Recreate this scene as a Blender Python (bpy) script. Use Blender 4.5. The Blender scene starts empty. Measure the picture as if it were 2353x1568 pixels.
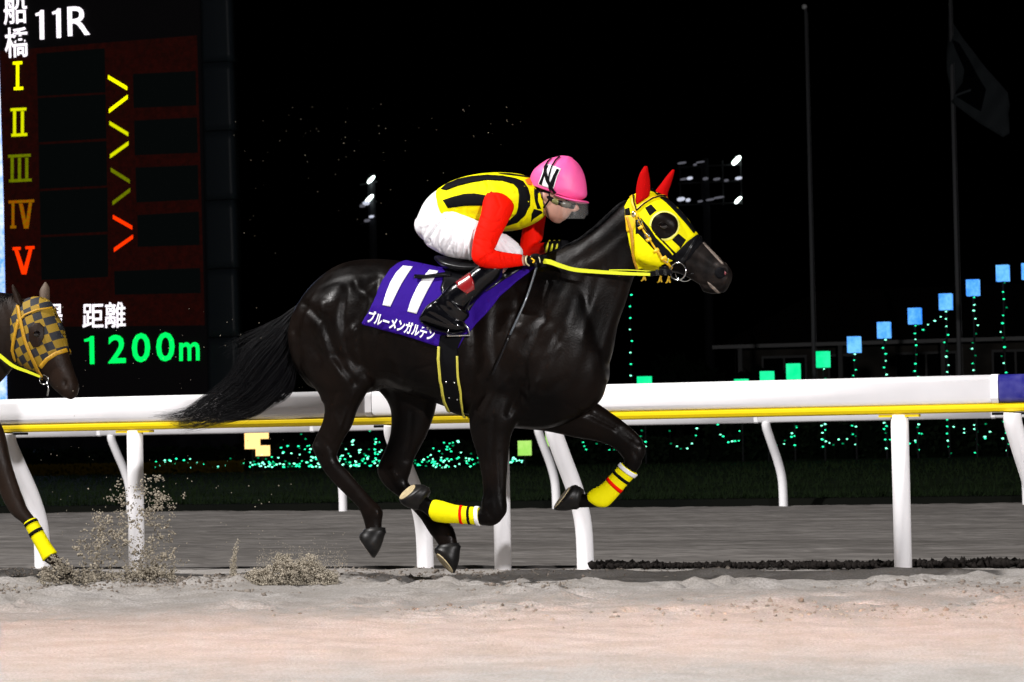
import bpy, bmesh, math, random
import numpy as np
from mathutils import Vector, Matrix
from mathutils.bvhtree import BVHTree
from mathutils.geometry import delaunay_2d_cdt

# ------------------------------------------------------------------ camera
IW, IH = 2353.0, 1568.0            # units in which positions were measured
FPX = 6000.0
CH = 0.79                          # camera height
TH, PITCH, ROLL = math.atan(0.324), math.atan(208/6000.0), 0.0195
scene = bpy.context.scene
COL = scene.collection
_z = np.array([0, 0, 1.0])
F = np.array([-math.sin(TH)*math.cos(PITCH), math.cos(TH)*math.cos(PITCH), math.sin(PITCH)])
R0 = np.array([math.cos(TH), math.sin(TH), 0.0]); U0 = np.cross(R0, F)
R = R0*math.cos(ROLL) - U0*math.sin(ROLL); U = U0*math.cos(ROLL) + R0*math.sin(ROLL)
CAM = np.array([15*math.sin(TH), -15*math.cos(TH), CH])
cd = bpy.data.cameras.new('camera'); cam = bpy.data.objects.new('camera', cd); COL.objects.link(cam)
cd.sensor_width = 36; cd.lens = 36*FPX/IW; cd.clip_start = 0.2; cd.clip_end = 3000
cam.matrix_world = Matrix(((R[0], U[0], -F[0], CAM[0]), (R[1], U[1], -F[1], CAM[1]), (R[2], U[2], -F[2], CAM[2]), (0, 0, 0, 1)))
cd.dof.use_dof = True; cd.dof.focus_distance = 13.5; cd.dof.aperture_fstop = 9
scene.camera = cam

# ------------------------------------------------------------------ world and lamps
w = bpy.data.worlds.new('World'); scene.world = w; w.use_nodes = True
nt = w.node_tree; bgn = nt.nodes['Background']
sky = nt.nodes.new('ShaderNodeTexSky'); sky.sky_type = 'NISHITA'; sky.sun_disc = False
sky.sun_elevation = math.radians(-8); sky.sun_rotation = math.radians(200)
nt.links.new(sky.outputs[0], bgn.inputs[0]); bgn.inputs[1].default_value = 0.05
scene.view_settings.view_transform = 'Standard'; scene.view_settings.look = 'None'
scene.view_settings.exposure = 0.28; scene.view_settings.gamma = 1.0

def flood(name, loc, aim, power, col, rad=0.35, cone=100):
    d = bpy.data.lights.new(name, 'SPOT'); d.energy = power; d.color = col
    d.shadow_soft_size = rad; d.spot_size = math.radians(cone); d.spot_blend = 0.6
    o = bpy.data.objects.new(name, d); COL.objects.link(o); o.location = loc
    o.rotation_euler = (Vector(aim)-Vector(loc)).to_track_quat('-Z', 'Y').to_euler(); return o
def rel(r, f, z):                  # a point r metres right of and f metres ahead of the camera
    p = CAM + R0*r + np.array([-math.sin(TH), math.cos(TH), 0])*f; return (float(p[0]), float(p[1]), z)
flood('floodlight_left', (-16.5, -13.0, 25), (0, 1, 0.5), 52000, (1, .97, .95))
flood('floodlight_right', rel(6.5, -9, 6.6), (0, 0, 1), 17500, (1, .97, .97))
flood('floodlight_stand', rel(0, -1, 12), rel(0, 6.6, 0), 7200, (1, .97, .97), .3, 34)
ad = bpy.data.lights.new('warm_band_lamp', 'AREA'); ad.shape = 'RECTANGLE'; ad.size = 12; ad.size_y = .15; ad.energy = 78; ad.color = (1, .45, .25); ad.spread = math.radians(7)  # strip lamp added and shaped to cast a peach band along the near sand
ao = bpy.data.objects.new('warm_band_lamp', ad); COL.objects.link(ao); ao.location = rel(0, -3, 5.5)
_d = Vector(rel(0.4, 10.3, 0))-ao.location; _x = Vector((math.cos(TH), math.sin(TH), 0)); _zz = -_d.normalized(); _x = (_x-_zz*_x.dot(_zz)).normalized(); _y = _zz.cross(_x)
ao.rotation_euler = Matrix((_x, _y, _zz)).transposed().to_euler()

# ------------------------------------------------------------------ pixel maths
def ray(px, py):
    d = F*FPX + R*(px-IW/2) - U*(py-IH/2); return d/np.linalg.norm(d)
def atY(px, py, Y):
    d = ray(px, py); return CAM + d*((Y-CAM[1])/d[1])
def atdepth(px, py, dep):
    d = F*FPX + R*(px-IW/2) - U*(py-IH/2); return CAM + d*(dep/FPX)
def atground(px, py, z=0.0):
    d = ray(px, py); return CAM + d*((z-CAM[2])/d[2])
def project(P):
    P = np.atleast_2d(P) - CAM; dz = P@F
    return np.stack([IW/2 + FPX*(P@R)/dz, IH/2 - FPX*(P@U)/dz], 1)

# ------------------------------------------------------------------ materials
def mat(name, col, rough=.6, metal=0, spec=.5, emit=None, es=0, coat=0, noise=None, bump=None, sheen=0, alpha=None):
    m = bpy.data.materials.new(name); m.use_nodes = True; t = m.node_tree; b = t.nodes['Principled BSDF']
    b.inputs['Base Color'].default_value = (*col, 1); b.inputs['Roughness'].default_value = rough
    b.inputs['Metallic'].default_value = metal; b.inputs['Specular IOR Level'].default_value = spec
    b.inputs['Coat Weight'].default_value = coat; b.inputs['Sheen Weight'].default_value = sheen
    if emit: b.inputs['Emission Color'].default_value = (*emit, 1); b.inputs['Emission Strength'].default_value = es
    tc = t.nodes.new('ShaderNodeTexCoord')
    if noise:                      # (scale, colour2, detail)
        n = t.nodes.new('ShaderNodeTexNoise'); n.inputs['Scale'].default_value = noise[0]; n.inputs['Detail'].default_value = noise[2]
        r = t.nodes.new('ShaderNodeValToRGB'); r.color_ramp.elements[0].color = (*col, 1); r.color_ramp.elements[1].color = (*noise[1], 1)
        r.color_ramp.elements[0].position = .35; r.color_ramp.elements[1].position = .68
        t.links.new(tc.outputs['Object'], n.inputs['Vector']); t.links.new(n.outputs[0], r.inputs[0]); t.links.new(r.outputs[0], b.inputs['Base Color'])
    if bump:                       # (scale, strength, distance)
        n = t.nodes.new('ShaderNodeTexNoise'); n.inputs['Scale'].default_value = bump[0]; n.inputs['Detail'].default_value = 6
        k = t.nodes.new('ShaderNodeBump'); k.inputs['Strength'].default_value = bump[1]; k.inputs['Distance'].default_value = bump[2]
        t.links.new(tc.outputs['Object'], n.inputs['Vector']); t.links.new(n.outputs[0], k.inputs['Height']); t.links.new(k.outputs[0], b.inputs['Normal'])
    return m
M = {}
M['coat'] = mat('dark_bay_coat', (.0015, .0012, .0012), .42, spec=.085, noise=(3.0, (.0065, .0040, .0030), 5), bump=(90, .35, .003))
M['coat2'] = mat('bay_coat', (.010, .006, .004), .5, spec=.15, noise=(3.0, (.020, .010, .006), 4), bump=(70, .35, .004))
def mottle(m, lo, hi, sc):
    t = m.node_tree; b = t.nodes['Principled BSDF']; n = t.nodes.new('ShaderNodeTexNoise'); n.inputs['Scale'].default_value = sc; n.inputs['Detail'].default_value = 7; n.inputs['Roughness'].default_value = .7
    r = t.nodes.new('ShaderNodeMapRange'); r.inputs[1].default_value = .32; r.inputs[2].default_value = .68; r.inputs[3].default_value = lo; r.inputs[4].default_value = hi
    tc = t.nodes.new('ShaderNodeTexCoord'); t.links.new(tc.outputs['Object'], n.inputs['Vector']); t.links.new(n.outputs[0], r.inputs[0]); t.links.new(r.outputs[0], b.inputs['Roughness'])
mottle(M['coat'], .27, .52, 9); mottle(M['coat2'], .38, .65, 9)
M['hair'] = mat('black_hair', (.002, .002, .003), .5, spec=.12)
M['hoof'] = mat('hoof_horn', (.003, .003, .0035), .42, spec=.2, noise=(20, (.012, .011, .010), 3))
M['sole'] = mat('pale_sole', (.55, .45, .25), .5, noise=(40, (.38, .30, .18), 4), bump=(60, .4, .004))
M['soled'] = mat('dusty_sole', (.09, .08, .075), .7, noise=(40, (.2, .18, .16), 4))
M['yel'] = mat('yellow_cloth', (.80, .72, .0), .7, spec=.12, bump=(30, .5, .004))
M['yelo'] = mat('yellow_orange_webbing', (.78, .46, .0), .5, bump=(160, .3, .002))
M['yeld'] = mat('dull_gold_cloth', (.32, .20, .01), .7)
M['blk'] = mat('black_cloth', (.003, .003, .004), .75, spec=.08)
M['leath'] = mat('black_leather', (.003, .003, .004), .3, spec=.2, coat=.12)
M['patent'] = mat('patent_boot_leather', (.002, .002, .003), .2, spec=.2, coat=.35, bump=(14, .6, .012))
M['red'] = mat('red_cloth', (.78, .006, .0), .7, spec=.08, bump=(22, .7, .006))
M['redf'] = mat('red_ear_cloth', (.40, .002, .002), .85, spec=.05, bump=(90, .3, .002))
M['boottop'] = mat('dark_red_boot_top', (.22, .008, .010), .25, coat=.5)
M['white'] = mat('white_cloth', (.78, .77, .80), .7, spec=.15, bump=(16, .8, .008))
M['whitep'] = mat('white_print', (.85, .85, .87), .55)
M['purple'] = mat('purple_cloth', (.026, .005, .20), .75, spec=.08, bump=(9, .8, .02))
M['pink'] = mat('pink_helmet_cloth', (.85, .10, .34), .5, bump=(14, .35, .008))
M['skin'] = mat('skin', (.48, .27, .20), .5, noise=(12, (.40, .20, .15), 3))
M['pinkskin'] = mat('pink_nostril', (.22, .05, .06), .5)
M['steel'] = mat('steel', (.6, .62, .62), .2, metal=1)
M['whisker'] = mat('pale_hair', (.22, .18, .15), .8, spec=.1, noise=(60, (.10, .08, .07), 4))
M['eye'] = mat('wet_eye', (.004, .003, .003), .03, coat=1)
M['lens'] = mat('goggle_lens', (.16, .16, .06), .15, coat=.5)
M['rail'] = mat('white_rail_plastic', (.90, .89, .91), .4, spec=.3, noise=(2.2, (.82, .81, .83), 6), bump=(6, .08, .01))
M['railyel'] = mat('yellow_rail_plastic', (.82, .60, .0), .4)
M['railblue'] = mat('blue_rail_plastic', (.015, .015, .20), .35, noise=(14, (.07, .07, .28), 5))
M['dark'] = mat('dark_metal', (.008, .008, .009), .7, spec=.1)
M['clod'] = mat('sand_clod', (.34, .30, .235), .95, spec=.05, noise=(8, (.20, .175, .14), 3))
def glass():
    m = bpy.data.materials.new('clear_visor'); m.use_nodes = True; t = m.node_tree
    b = t.nodes['Principled BSDF']; b.inputs['Base Color'].default_value = (.62, .62, .60, 1); b.inputs['Roughness'].default_value = .22
    tr = t.nodes.new('ShaderNodeBsdfTransparent'); mx = t.nodes.new('ShaderNodeMixShader'); mx.inputs[0].default_value = .04
    t.links.new(tr.outputs[0], mx.inputs[1]); t.links.new(b.outputs[0], mx.inputs[2]); t.links.new(mx.outputs[0], t.nodes['Material Output'].inputs[0]); return m
M['visor'] = glass()
def emis(name, col, s, noise=None):
    m = mat(name, (.004, .004, .004), .8, spec=.02, emit=col, es=s)
    if noise:
        t = m.node_tree; b = t.nodes['Principled BSDF']; tc = t.nodes.new('ShaderNodeTexCoord'); n = t.nodes.new('ShaderNodeTexNoise')
        n.inputs['Scale'].default_value = noise[0]; n.inputs['Detail'].default_value = 8; n.inputs['Roughness'].default_value = .8
        r = t.nodes.new('ShaderNodeValToRGB'); r.color_ramp.elements[0].color = (*col, 1); r.color_ramp.elements[1].color = (*noise[1], 1)
        r.color_ramp.elements[0].position = .4; r.color_ramp.elements[1].position = .62
        t.links.new(tc.outputs['Object'], n.inputs['Vector']); t.links.new(n.outputs[0], r.inputs[0]); t.links.new(r.outputs[0], b.inputs['Emission Color'])
    return m

# ------------------------------------------------------------------ object helpers
def tag(o, label=None, cat=None, group=None, kind=None):
    if label: o['label'] = label
    if cat: o['category'] = cat
    if group: o['group'] = group
    if kind: o['kind'] = kind
    return o
def empty(name, loc, label, cat, group=None):
    o = bpy.data.objects.new(name, None); COL.objects.link(o); o.location = [float(c) for c in loc]; o.empty_display_size = .2
    tag(o, label, cat, group); bpy.context.view_layer.update(); return o
def link(name, me, m, parent=None, smooth=True):
    o = bpy.data.objects.new(name, me); COL.objects.link(o)
    for mm in (m if isinstance(m, (list, tuple)) else [m]): me.materials.append(mm)
    if smooth: me.polygons.foreach_set('use_smooth', [True]*len(me.polygons))
    if parent:
        o.parent = parent; o.matrix_parent_inverse = world_of(parent).inverted()
    return o
def world_of(o):
    m = Matrix.LocRotScale(o.location, o.rotation_euler, o.scale)
    return world_of(o.parent) @ o.matrix_parent_inverse @ m if o.parent else m
def mesh(name, V, Fc):
    me = bpy.data.meshes.new(name); me.from_pydata([tuple(map(float, v)) for v in V], [], [tuple(f) for f in Fc]); me.update(); return me
class MB:
    def __init__(s): s.V = []; s.F = []
    def add(s, V, Fc):
        n = len(s.V); s.V += [tuple(map(float, v)) for v in V]; s.F += [tuple(i+n for i in f) for f in Fc]; return s
    def box(s, a, b):
        x0, y0, z0 = a; x1, y1, z1 = b
        return s.add([(x0, y0, z0), (x1, y0, z0), (x1, y1, z0), (x0, y1, z0), (x0, y0, z1), (x1, y0, z1), (x1, y1, z1), (x0, y1, z1)],
                     [(0, 3, 2, 1), (4, 5, 6, 7), (0, 1, 5, 4), (1, 2, 6, 5), (2, 3, 7, 6), (3, 0, 4, 7)])
    def tube(s, pts, rad, n=10, cap=True):
        pts = [np.array(p, float) for p in pts]
        if not isinstance(rad, (list, tuple, np.ndarray)): rad = [rad]*len(pts)
        V = []; Fc = []; up = None
        for i, p in enumerate(pts):
            t = pts[min(i+1, len(pts)-1)] - pts[max(i-1, 0)]; t = t/(np.linalg.norm(t)+1e-12)
            if up is None:
                up = np.array([0, 1, 0]) if abs(t[1]) < .9 else np.array([1, 0, 0.])
            a = np.cross(t, up); a = a/(np.linalg.norm(a)+1e-12); b = np.cross(a, t); up = b
            for k in range(n):
                an = 2*math.pi*k/n; V.append(p + (a*math.cos(an)+b*math.sin(an))*rad[i])
        for i in range(len(pts)-1):
            for k in range(n):
                Fc.append((i*n+k, i*n+(k+1) % n, (i+1)*n+(k+1) % n, (i+1)*n+k))
        if cap:
            Fc.append(tuple(range(n-1, -1, -1))); Fc.append(tuple((len(pts)-1)*n+k for k in range(n)))
        return s.add(V, Fc)
    def sphere(s, c, r, n=8, sc=(1, 1, 1)):
        V = []; Fc = []
        for i in range(n//2+1):
            ph = math.pi*i/(n//2)
            for k in range(n):
                an = 2*math.pi*k/n; V.append((c[0]+r*sc[0]*math.sin(ph)*math.cos(an), c[1]+r*sc[1]*math.sin(ph)*math.sin(an), c[2]+r*sc[2]*math.cos(ph)))
        for i in range(n//2):
            for k in range(n): Fc.append((i*n+k, (i+1)*n+k, (i+1)*n+(k+1) % n, i*n+(k+1) % n))
        return s.add(V, Fc)
    def extr(s, prof, x0, x1):      # profile [(y,z)] extruded along X
        n = len(prof); V = [(x0, y, z) for y, z in prof]+[(x1, y, z) for y, z in prof]
        Fc = [(i, (i+1) % n, n+(i+1) % n, n+i) for i in range(n)]+[tuple(range(n-1, -1, -1)), tuple(range(n, 2*n))]
        return s.add(V, Fc)
    def build(s, name, m, parent=None, smooth=False):
        return link(name, mesh(name, s.V, s.F), m, parent, smooth)

def catmull(A, sub):
    A = np.array(A, float); n = len(A); out = []
    for i in range(n-1):
        p0, p1, p2, p3 = A[max(i-1, 0)], A[i], A[i+1], A[min(i+2, n-1)]
        for k in range(sub):
            t = k/sub; out.append(.5*((2*p1)+(-p0+p2)*t+(2*p0-5*p1+4*p2-p3)*t*t+(-p0+3*p1-3*p2+p3)*t**3))
    out.append(A[-1]); return np.array(out)
HY = -1.3                            # the running horse's own mid-plane
def loft(mb, st, Y0=HY, sub=4, n=24, d0=.5, d1=.5, grow=0.0, sx=0.0, se=1.0):
    """stations (xa,ya,xb,yb,w[,v]): two outline points and half-depth; d0/d1 dome heights (0 = flat)"""
    rows = []
    for s in st:
        v = s[5] if len(s) > 5 else 0.0
        a = atY(s[0]+sx, s[1], Y0+v); b = atY(s[2]+sx, s[3], Y0+v)
        rows.append(np.concatenate([a, b, [s[4]]]))
    rows = catmull(rows, sub) if sub > 1 else np.array(rows)
    rings = [((r[:3]+r[3:6])/2, (r[:3]-r[3:6])/2, r[6]) for r in rows]
    def gr(a, g): L = np.linalg.norm(a); return a*((L+g)/L)
    rings = [(c, gr(a, grow), w+grow) for c, a, w in rings]
    def dome(c, a, w, d, h):
        out = []; r = min(np.linalg.norm(a), w)*h
        for k in range(1, 5):
            ph = math.pi/2*k/4.3; out.append((c+d*r*math.sin(ph), a*math.cos(ph), w*math.cos(ph)))
        return out
    if d1 > 0:
        d = rings[-1][0]-rings[-2][0]; d /= np.linalg.norm(d); rings += dome(*rings[-1], d, d1)
    if d0 > 0:
        d = rings[0][0]-rings[1][0]; d /= np.linalg.norm(d); rings = dome(*rings[0], d, d0)[::-1]+rings
    V = []; Fc = []; Yh = np.array([0, 1.0, 0])
    for c, a, w in rings:
        for k in range(n):
            t = 2*math.pi*k/n; ct, sn = math.cos(t), math.sin(t)
            ct = math.copysign(abs(ct)**se, ct); sn = math.copysign(abs(sn)**se, sn)
            V.append(c+a*ct+Yh*w*sn)
    m = len(rings)
    for i in range(m-1):
        for k in range(n): Fc.append((i*n+k, i*n+(k+1) % n, (i+1)*n+(k+1) % n, (i+1)*n+k))
    Fc.append(tuple(range(n-1, -1, -1))); Fc.append(tuple((m-1)*n+k for k in range(n)))
    tmp = MB().add(V, Fc)                 # outward check by signed volume
    vol = 0; A = np.array(tmp.V)
    for f in Fc:
        for j in range(1, len(f)-1): vol += np.dot(A[f[0]], np.cross(A[f[j]], A[f[j+1]]))
    if vol < 0: Fc = [f[::-1] for f in Fc]
    mb.add(V, Fc); return mb
def fuse(name, mb, voxel, smooth=6, fac=.5):
    me = mesh(name+'_raw', mb.V, mb.F); o = bpy.data.objects.new(name+'_tmp', me); COL.objects.link(o)
    r = o.modifiers.new('r', 'REMESH'); r.mode = 'VOXEL'; r.voxel_size = voxel
    s = o.modifiers.new('s', 'SMOOTH'); s.factor = fac; s.iterations = smooth
    bpy.context.view_layer.update()
    dg = bpy.context.evaluated_depsgraph_get(); out = bpy.data.meshes.new_from_object(o.evaluated_get(dg)); out.name = name
    bpy.data.objects.remove(o); bpy.data.meshes.remove(me); return out
def coords(me):
    a = np.empty(len(me.vertices)*3); me.vertices.foreach_get('co', a); return a.reshape(-1, 3)
def normals(me):
    a = np.empty(len(me.vertices)*3); me.vertices.foreach_get('normal', a); return a.reshape(-1, 3)
def bvh_of(me):
    V = coords(me); return BVHTree.FromPolygons([tuple(v) for v in V], [tuple(p.vertices) for p in me.polygons])
def seg_dist(P, poly):
    best = np.full(len(P), 1e9)
    for a, b in zip(poly[:-1], poly[1:]):
        a = np.array(a, float); b = np.array(b, float); ab = b-a; t = np.clip(((P-a)@ab)/(ab@ab), 0, 1)
        best = np.minimum(best, np.linalg.norm(P-(a+t[:, None]*ab), axis=1))
    return best
def carve(me, strokes, Ym=HY, ylim=None, sx=0.0):
    """strokes: (polyline, width_px, depth_m), mirrored to the far flank"""
    V = coords(me); N = normals(me); Vm = V.copy(); far = V[:, 1] > Ym; Vm[far, 1] = 2*Ym-Vm[far, 1]
    P = project(Vm); P[:, 0] -= sx; d = np.zeros(len(V)); side = np.clip(abs(V[:, 1]-Ym)/.05, 0, 1)
    for pl, wd, dp in strokes: d += dp*np.exp(-(seg_dist(P, pl)/wd)**2)
    V2 = V+N*(d*side)[:, None]; me.vertices.foreach_set('co', V2.ravel()); me.update()
def resample(pl, step, closed=False):
    pl = [np.array(p, float) for p in pl]; out = []
    if closed: pl = pl+[pl[0]]
    for a, b in zip(pl[:-1], pl[1:]):
        n = max(1, int(np.linalg.norm(b-a)/step))
        out += [a+(b-a)*k/n for k in range(n)]
    if not closed: out.append(pl[-1])
    return out
def hit(bvh, px, py, Yn):
    d = ray(px, py); h = bvh.ray_cast(Vector(CAM), Vector(d))
    if h[0] is not None and abs(h[0].y-Yn) < .6: return h[0], h[1]
    p = atY(px, py, Yn-.03); h = bvh.find_nearest(Vector(p)); return h[0], h[1]
def patch_mesh(polys, bvh, off, Yn=HY, step=4, mirror=True, sx=0.0, thick=.004):
    V = []; Fc = []
    for poly in polys:
        holes = []
        ed = resample([(p[0]+sx, p[1]) for p in poly], step, True); n = len(ed)
        pts = [Vector((float(p[0]), float(p[1]))) for p in ed]; edges = [(i, (i+1) % n) for i in range(n)]
        xs = [p[0] for p in ed]; ys = [p[1] for p in ed]
        gx = np.arange(min(xs)+step*.5, max(xs), step); gy = np.arange(min(ys)+step*.5, max(ys), step)
        if len(gx) and len(gy):
            G = np.array([(x+(step*.5 if j % 2 else 0), y) for j, y in enumerate(gy) for x in gx])
            G = G[seg_dist(G, ed+[ed[0]]) > step*.45]
            pts += [Vector((float(a), float(b))) for a, b in G]
        r = delaunay_2d_cdt(pts, edges, [list(range(n))], 1, 1e-4)
        vs = []
        for v in r[0]:
            h, nn = hit(bvh, v.x, v.y, Yn)
            d = Vector(ray(v.x, v.y));
            if nn.dot(d) > 0: nn = -nn
            p = h+nn*off; vs.append(p)
        tris = [tuple(t) for t in r[2]]
        m = len(vs); base = len(V)
        if tris:                       # face the camera
            s = sum(((vs[t[1]]-vs[t[0]]).cross(vs[t[2]]-vs[t[0]])).dot(Vector(F)) for t in tris)
            if s > 0: tris = [t[::-1] for t in tris]
        from collections import Counter
        ec = Counter(); 
        for t in tris:
            for a, b in zip(t, t[1:]+t[:1]): ec[(a, b)] += 1
        rim = [e for e in ec if (e[1], e[0]) not in ec]
        back = [vs[i]+Vector((0, 1, 0))*thick*1.5 for i in range(m)]
        allv = vs+back; F1 = tris+[(a+m, c+m, b+m) for a, b, c in tris]+[(b, a, a+m, b+m) for a, b in rim]
        V += [tuple(v) for v in allv]; Fc += [tuple(i+base for i in f) for f in F1]
        if mirror:
            b2 = len(V); V += [(v[0], 2*Yn-v[1], v[2]) for v in allv]; Fc += [tuple(i+b2 for i in f[::-1]) for f in F1]
    return V, Fc
def patch(name, polys, bvh, off, m, parent, Yn=HY, step=4, mirror=True, sx=0.0, thick=.004):
    if not isinstance(polys[0][0], (tuple, list)): polys = [polys]
    first = None
    for q in polys:
        V, Fc = patch_mesh([q], bvh, off, Yn, step, False, sx, thick); o = link(name, mesh(name, V, Fc), m, parent); first = first or o
        if mirror: link(name, mesh(name, [(v[0], 2*Yn-v[1], v[2]) for v in V], [f[::-1] for f in Fc]), m, parent)
    return first
def stroke(pl, wd):                  # polyline -> band polygon
    pl = [np.array(p, float) for p in pl]; L = []; Rr = []
    for i, p in enumerate(pl):
        t = pl[min(i+1, len(pl)-1)]-pl[max(i-1, 0)]; t /= np.linalg.norm(t); nn = np.array([-t[1], t[0]])
        ww = wd[i] if isinstance(wd, (list, tuple)) else wd
        L.append(tuple(p+nn*ww/2)); Rr.append(tuple(p-nn*ww/2))
    return L+Rr[::-1]
def shell(name, me, poly, off, m, parent, Ym=HY, sx=0.0):
    V = coords(me); N = normals(me); Vm = V.copy(); far = V[:, 1] > Ym; Vm[far, 1] = 2*Ym-Vm[far, 1]
    P = project(Vm); P[:, 0] -= sx; poly = np.array(poly, float); ins = np.zeros(len(V), bool)
    j = len(poly)-1
    for i in range(len(poly)):
        xi, yi = poly[i]; xj, yj = poly[j]
        c = ((yi > P[:, 1]) != (yj > P[:, 1])) & (P[:, 0] < (xj-xi)*(P[:, 1]-yi)/(yj-yi+1e-12)+xi); ins ^= c; j = i
    idx = {}; VV = []; FF = []
    for p in me.polygons:
        if all(ins[i] for i in p.vertices):
            f = []
            for i in p.vertices:
                if i not in idx: idx[i] = len(VV); VV.append(V[i]+N[i]*off)
                f.append(idx[i])
            FF.append(f)
    return link(name, mesh(name, VV, FF), m, parent)
def textpatch(name, s, px, bvh, off, m, parent, Yn=HY, flat=None, bold=0.0, fn=None):
    """px: (origin, right vec, up vec) in pixels, the text filling the unit box; flat = plane Y for signs"""
    c = bpy.data.curves.new(name, 'FONT'); c.body = s; c.offset = bold; c.resolution_u = 3
    o = bpy.data.objects.new(name, c); COL.objects.link(o); bpy.context.view_layer.update()
    dg = bpy.context.evaluated_depsgraph_get(); me = bpy.data.meshes.new_from_object(o.evaluated_get(dg)); bpy.data.objects.remove(o)
    V = coords(me); mn = V.min(0); mx = V.max(0); u = (V[:, 0]-mn[0])/(mx[0]-mn[0]); q = (V[:, 1]-mn[1])/(mx[1]-mn[1])
    O, Rv, Uv = [np.array(a, float) for a in px]; P = O+u[:, None]*Rv+q[:, None]*Uv; out = []
    for a, b in P:
        if flat is not None: out.append(atY(a, b, flat))
        else:
            h, nn = hit(bvh, a, b, Yn); out.append(np.array(h)+np.array([0, -off, 0])+np.array([0, 0, 0]))
    faces = [tuple(p.vertices) for p in me.polygons]
    return link(name, mesh(name, out, faces), m, parent, False)
rng = random.Random(7); nr = np.random.default_rng(7)

# ================================================================== the running horse
def hoof(name, cor, sol, v, Y0, parent, solemat, m=None, tilt=.12):
    """cor/sol: (xa,ya,xb,yb) outline points of the coronet and of the ground rim; tilt turns the sole to the camera"""
    P = lambda a, b: atY(a, b, Y0+v)
    ca, cb, sa, sb_ = P(cor[0], cor[1]), P(cor[2], cor[3]), P(sol[0], sol[1]), P(sol[2], sol[3])
    c0, a0, c1, a1 = (ca+cb)/2, (cb-ca)/2, (sa+sb_)/2, (sb_-sa)/2; Yv = np.array([0, 1.0, 0])
    nrm = np.cross(a1, Yv); nrm /= np.linalg.norm(nrm)
    if np.dot(nrm, c1-c0) < 0: nrm = -nrm
    wy = Yv*math.cos(tilt)+nrm*math.sin(tilt); rings = []
    for t in (-.25, 0, .12, .3, .5, .7, .86, .96, 1.0):
        tt = max(t, 0); c = c0+(c1-c0)*t; a = a0+(a1-a0)*tt; wv = (Yv*(1-tt)+wy*tt); wv = wv/np.linalg.norm(wv)*(.040+.017*tt)
        k = .8 if t < 0 else (1.06 if t == 0 else (1.0+.17*math.sin(math.pi*tt**1.15))*(1 if t < 1 else .93)); rings.append((c, a*k, wv*k))
    V = []; Fc = []; n = 28
    for c, a, wv in rings:
        for k in range(n): t = 2*math.pi*k/n; V.append(c+a*math.cos(t)+wv*math.sin(t))
    for i in range(len(rings)-1):
        for k in range(n): Fc.append((i*n+k, i*n+(k+1) % n, (i+1)*n+(k+1) % n, (i+1)*n+k))
    Fc += [tuple(range(n-1, -1, -1)), tuple((len(rings)-1)*n+k for k in range(n))]
    h = MB().add(V, Fc).build(name, m or M['hoof'], parent, True)
    V = []; Fc = []
    for r, o in ((.90, -.002), (.90, .004), (.80, .005), (.62, .001), (.0, .0015)):
        for k in range(24):
            t = 2*math.pi*k/24; V.append(c1+a1*.97*r*math.cos(t)+wy*.055*r*math.sin(t)+nrm*math.cos(tilt)*o-Yv*math.sin(tilt)*o)
    for i in range(4):
        for k in range(24): Fc.append((i*24+k, i*24+(k+1) % 24, (i+1)*24+(k+1) % 24, (i+1)*24+k))
    link('sole', mesh('sole', V, Fc), solemat, h); return h
def limb(mb, st, v0=0, Y0=HY, d0=.6, d1=.6, **k):
    return loft(mb, [(*s[:5], (s[5] if len(s) > 5 else v0)) for s in st], Y0, d0=d0, d1=d1, **k)
def bands(parent, ringsA, v, Y0, spec, name='leg_bandage'):
    """ringsA: stations of the whole bandage; spec [(t0,t1,mat,grow,name)]"""
    A = catmull([list(r) for r in ringsA], 10); n = len(A)-1; root = None
    for t0, t1, m, g, nm in spec:
        i0, i1 = int(round(t0*n)), int(round(t1*n)); mb = MB()
        loft(mb, [tuple(A[i])+(v,) for i in range(i0, i1+1)], Y0, sub=1, n=28, d0=.18 if t1-t0 > .3 else .0, d1=.18 if t1-t0 > .3 else 0, grow=g)
        o = mb.build(nm, m, root or parent, True)
        if root is None: root = o
    return root

mb = MB()
loft(mb, [(678, 745, 680, 800, .10), (690, 704, 698, 862, .17), (718, 660, 745, 902, .215), (760, 622, 800, 912, .25), (802, 601, 850, 902, .265),
          (850, 595, 880, 893, .27), (900, 597, 910, 896, .272), (960, 606, 960, 912, .285), (1020, 618, 1015, 932, .29), (1080, 622, 1068, 952, .275),
          (1140, 615, 1125, 972, .25), (1195, 606, 1188, 985, .225), (1250, 603, 1262, 985, .205), (1305, 598, 1330, 958, .19), (1345, 625, 1376, 925, .15),
          (1375, 720, 1392, 880, .10)], d0=.5, d1=.4, se=.92)
loft(mb, [(1185, 618, 1290, 930, .16), (1235, 592, 1366, 890, .150), (1288, 570, 1402, 830, .125), (1340, 547, 1418, 752, .098), (1390, 508, 1438, 694, .082),
          (1430, 470, 1455, 640, .076), (1460, 445, 1478, 605, .072)], d0=.2, d1=.3)
loft(mb, [(1444, 462, 1446, 560, .055), (1468, 440, 1455, 598, .085), (1496, 438, 1478, 620, .098), (1523, 450, 1510, 622, .104), (1554, 476, 1543, 626, .096),
          (1580, 505, 1565, 631, .080), (1604, 541, 1583, 640, .064), (1628, 568, 1600, 650, .056), (1650, 590, 1618, 662, .053), (1668, 605, 1640, 672, .052),
          (1681, 622, 1662, 671, .045)], d0=.3, d1=.35)
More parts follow.
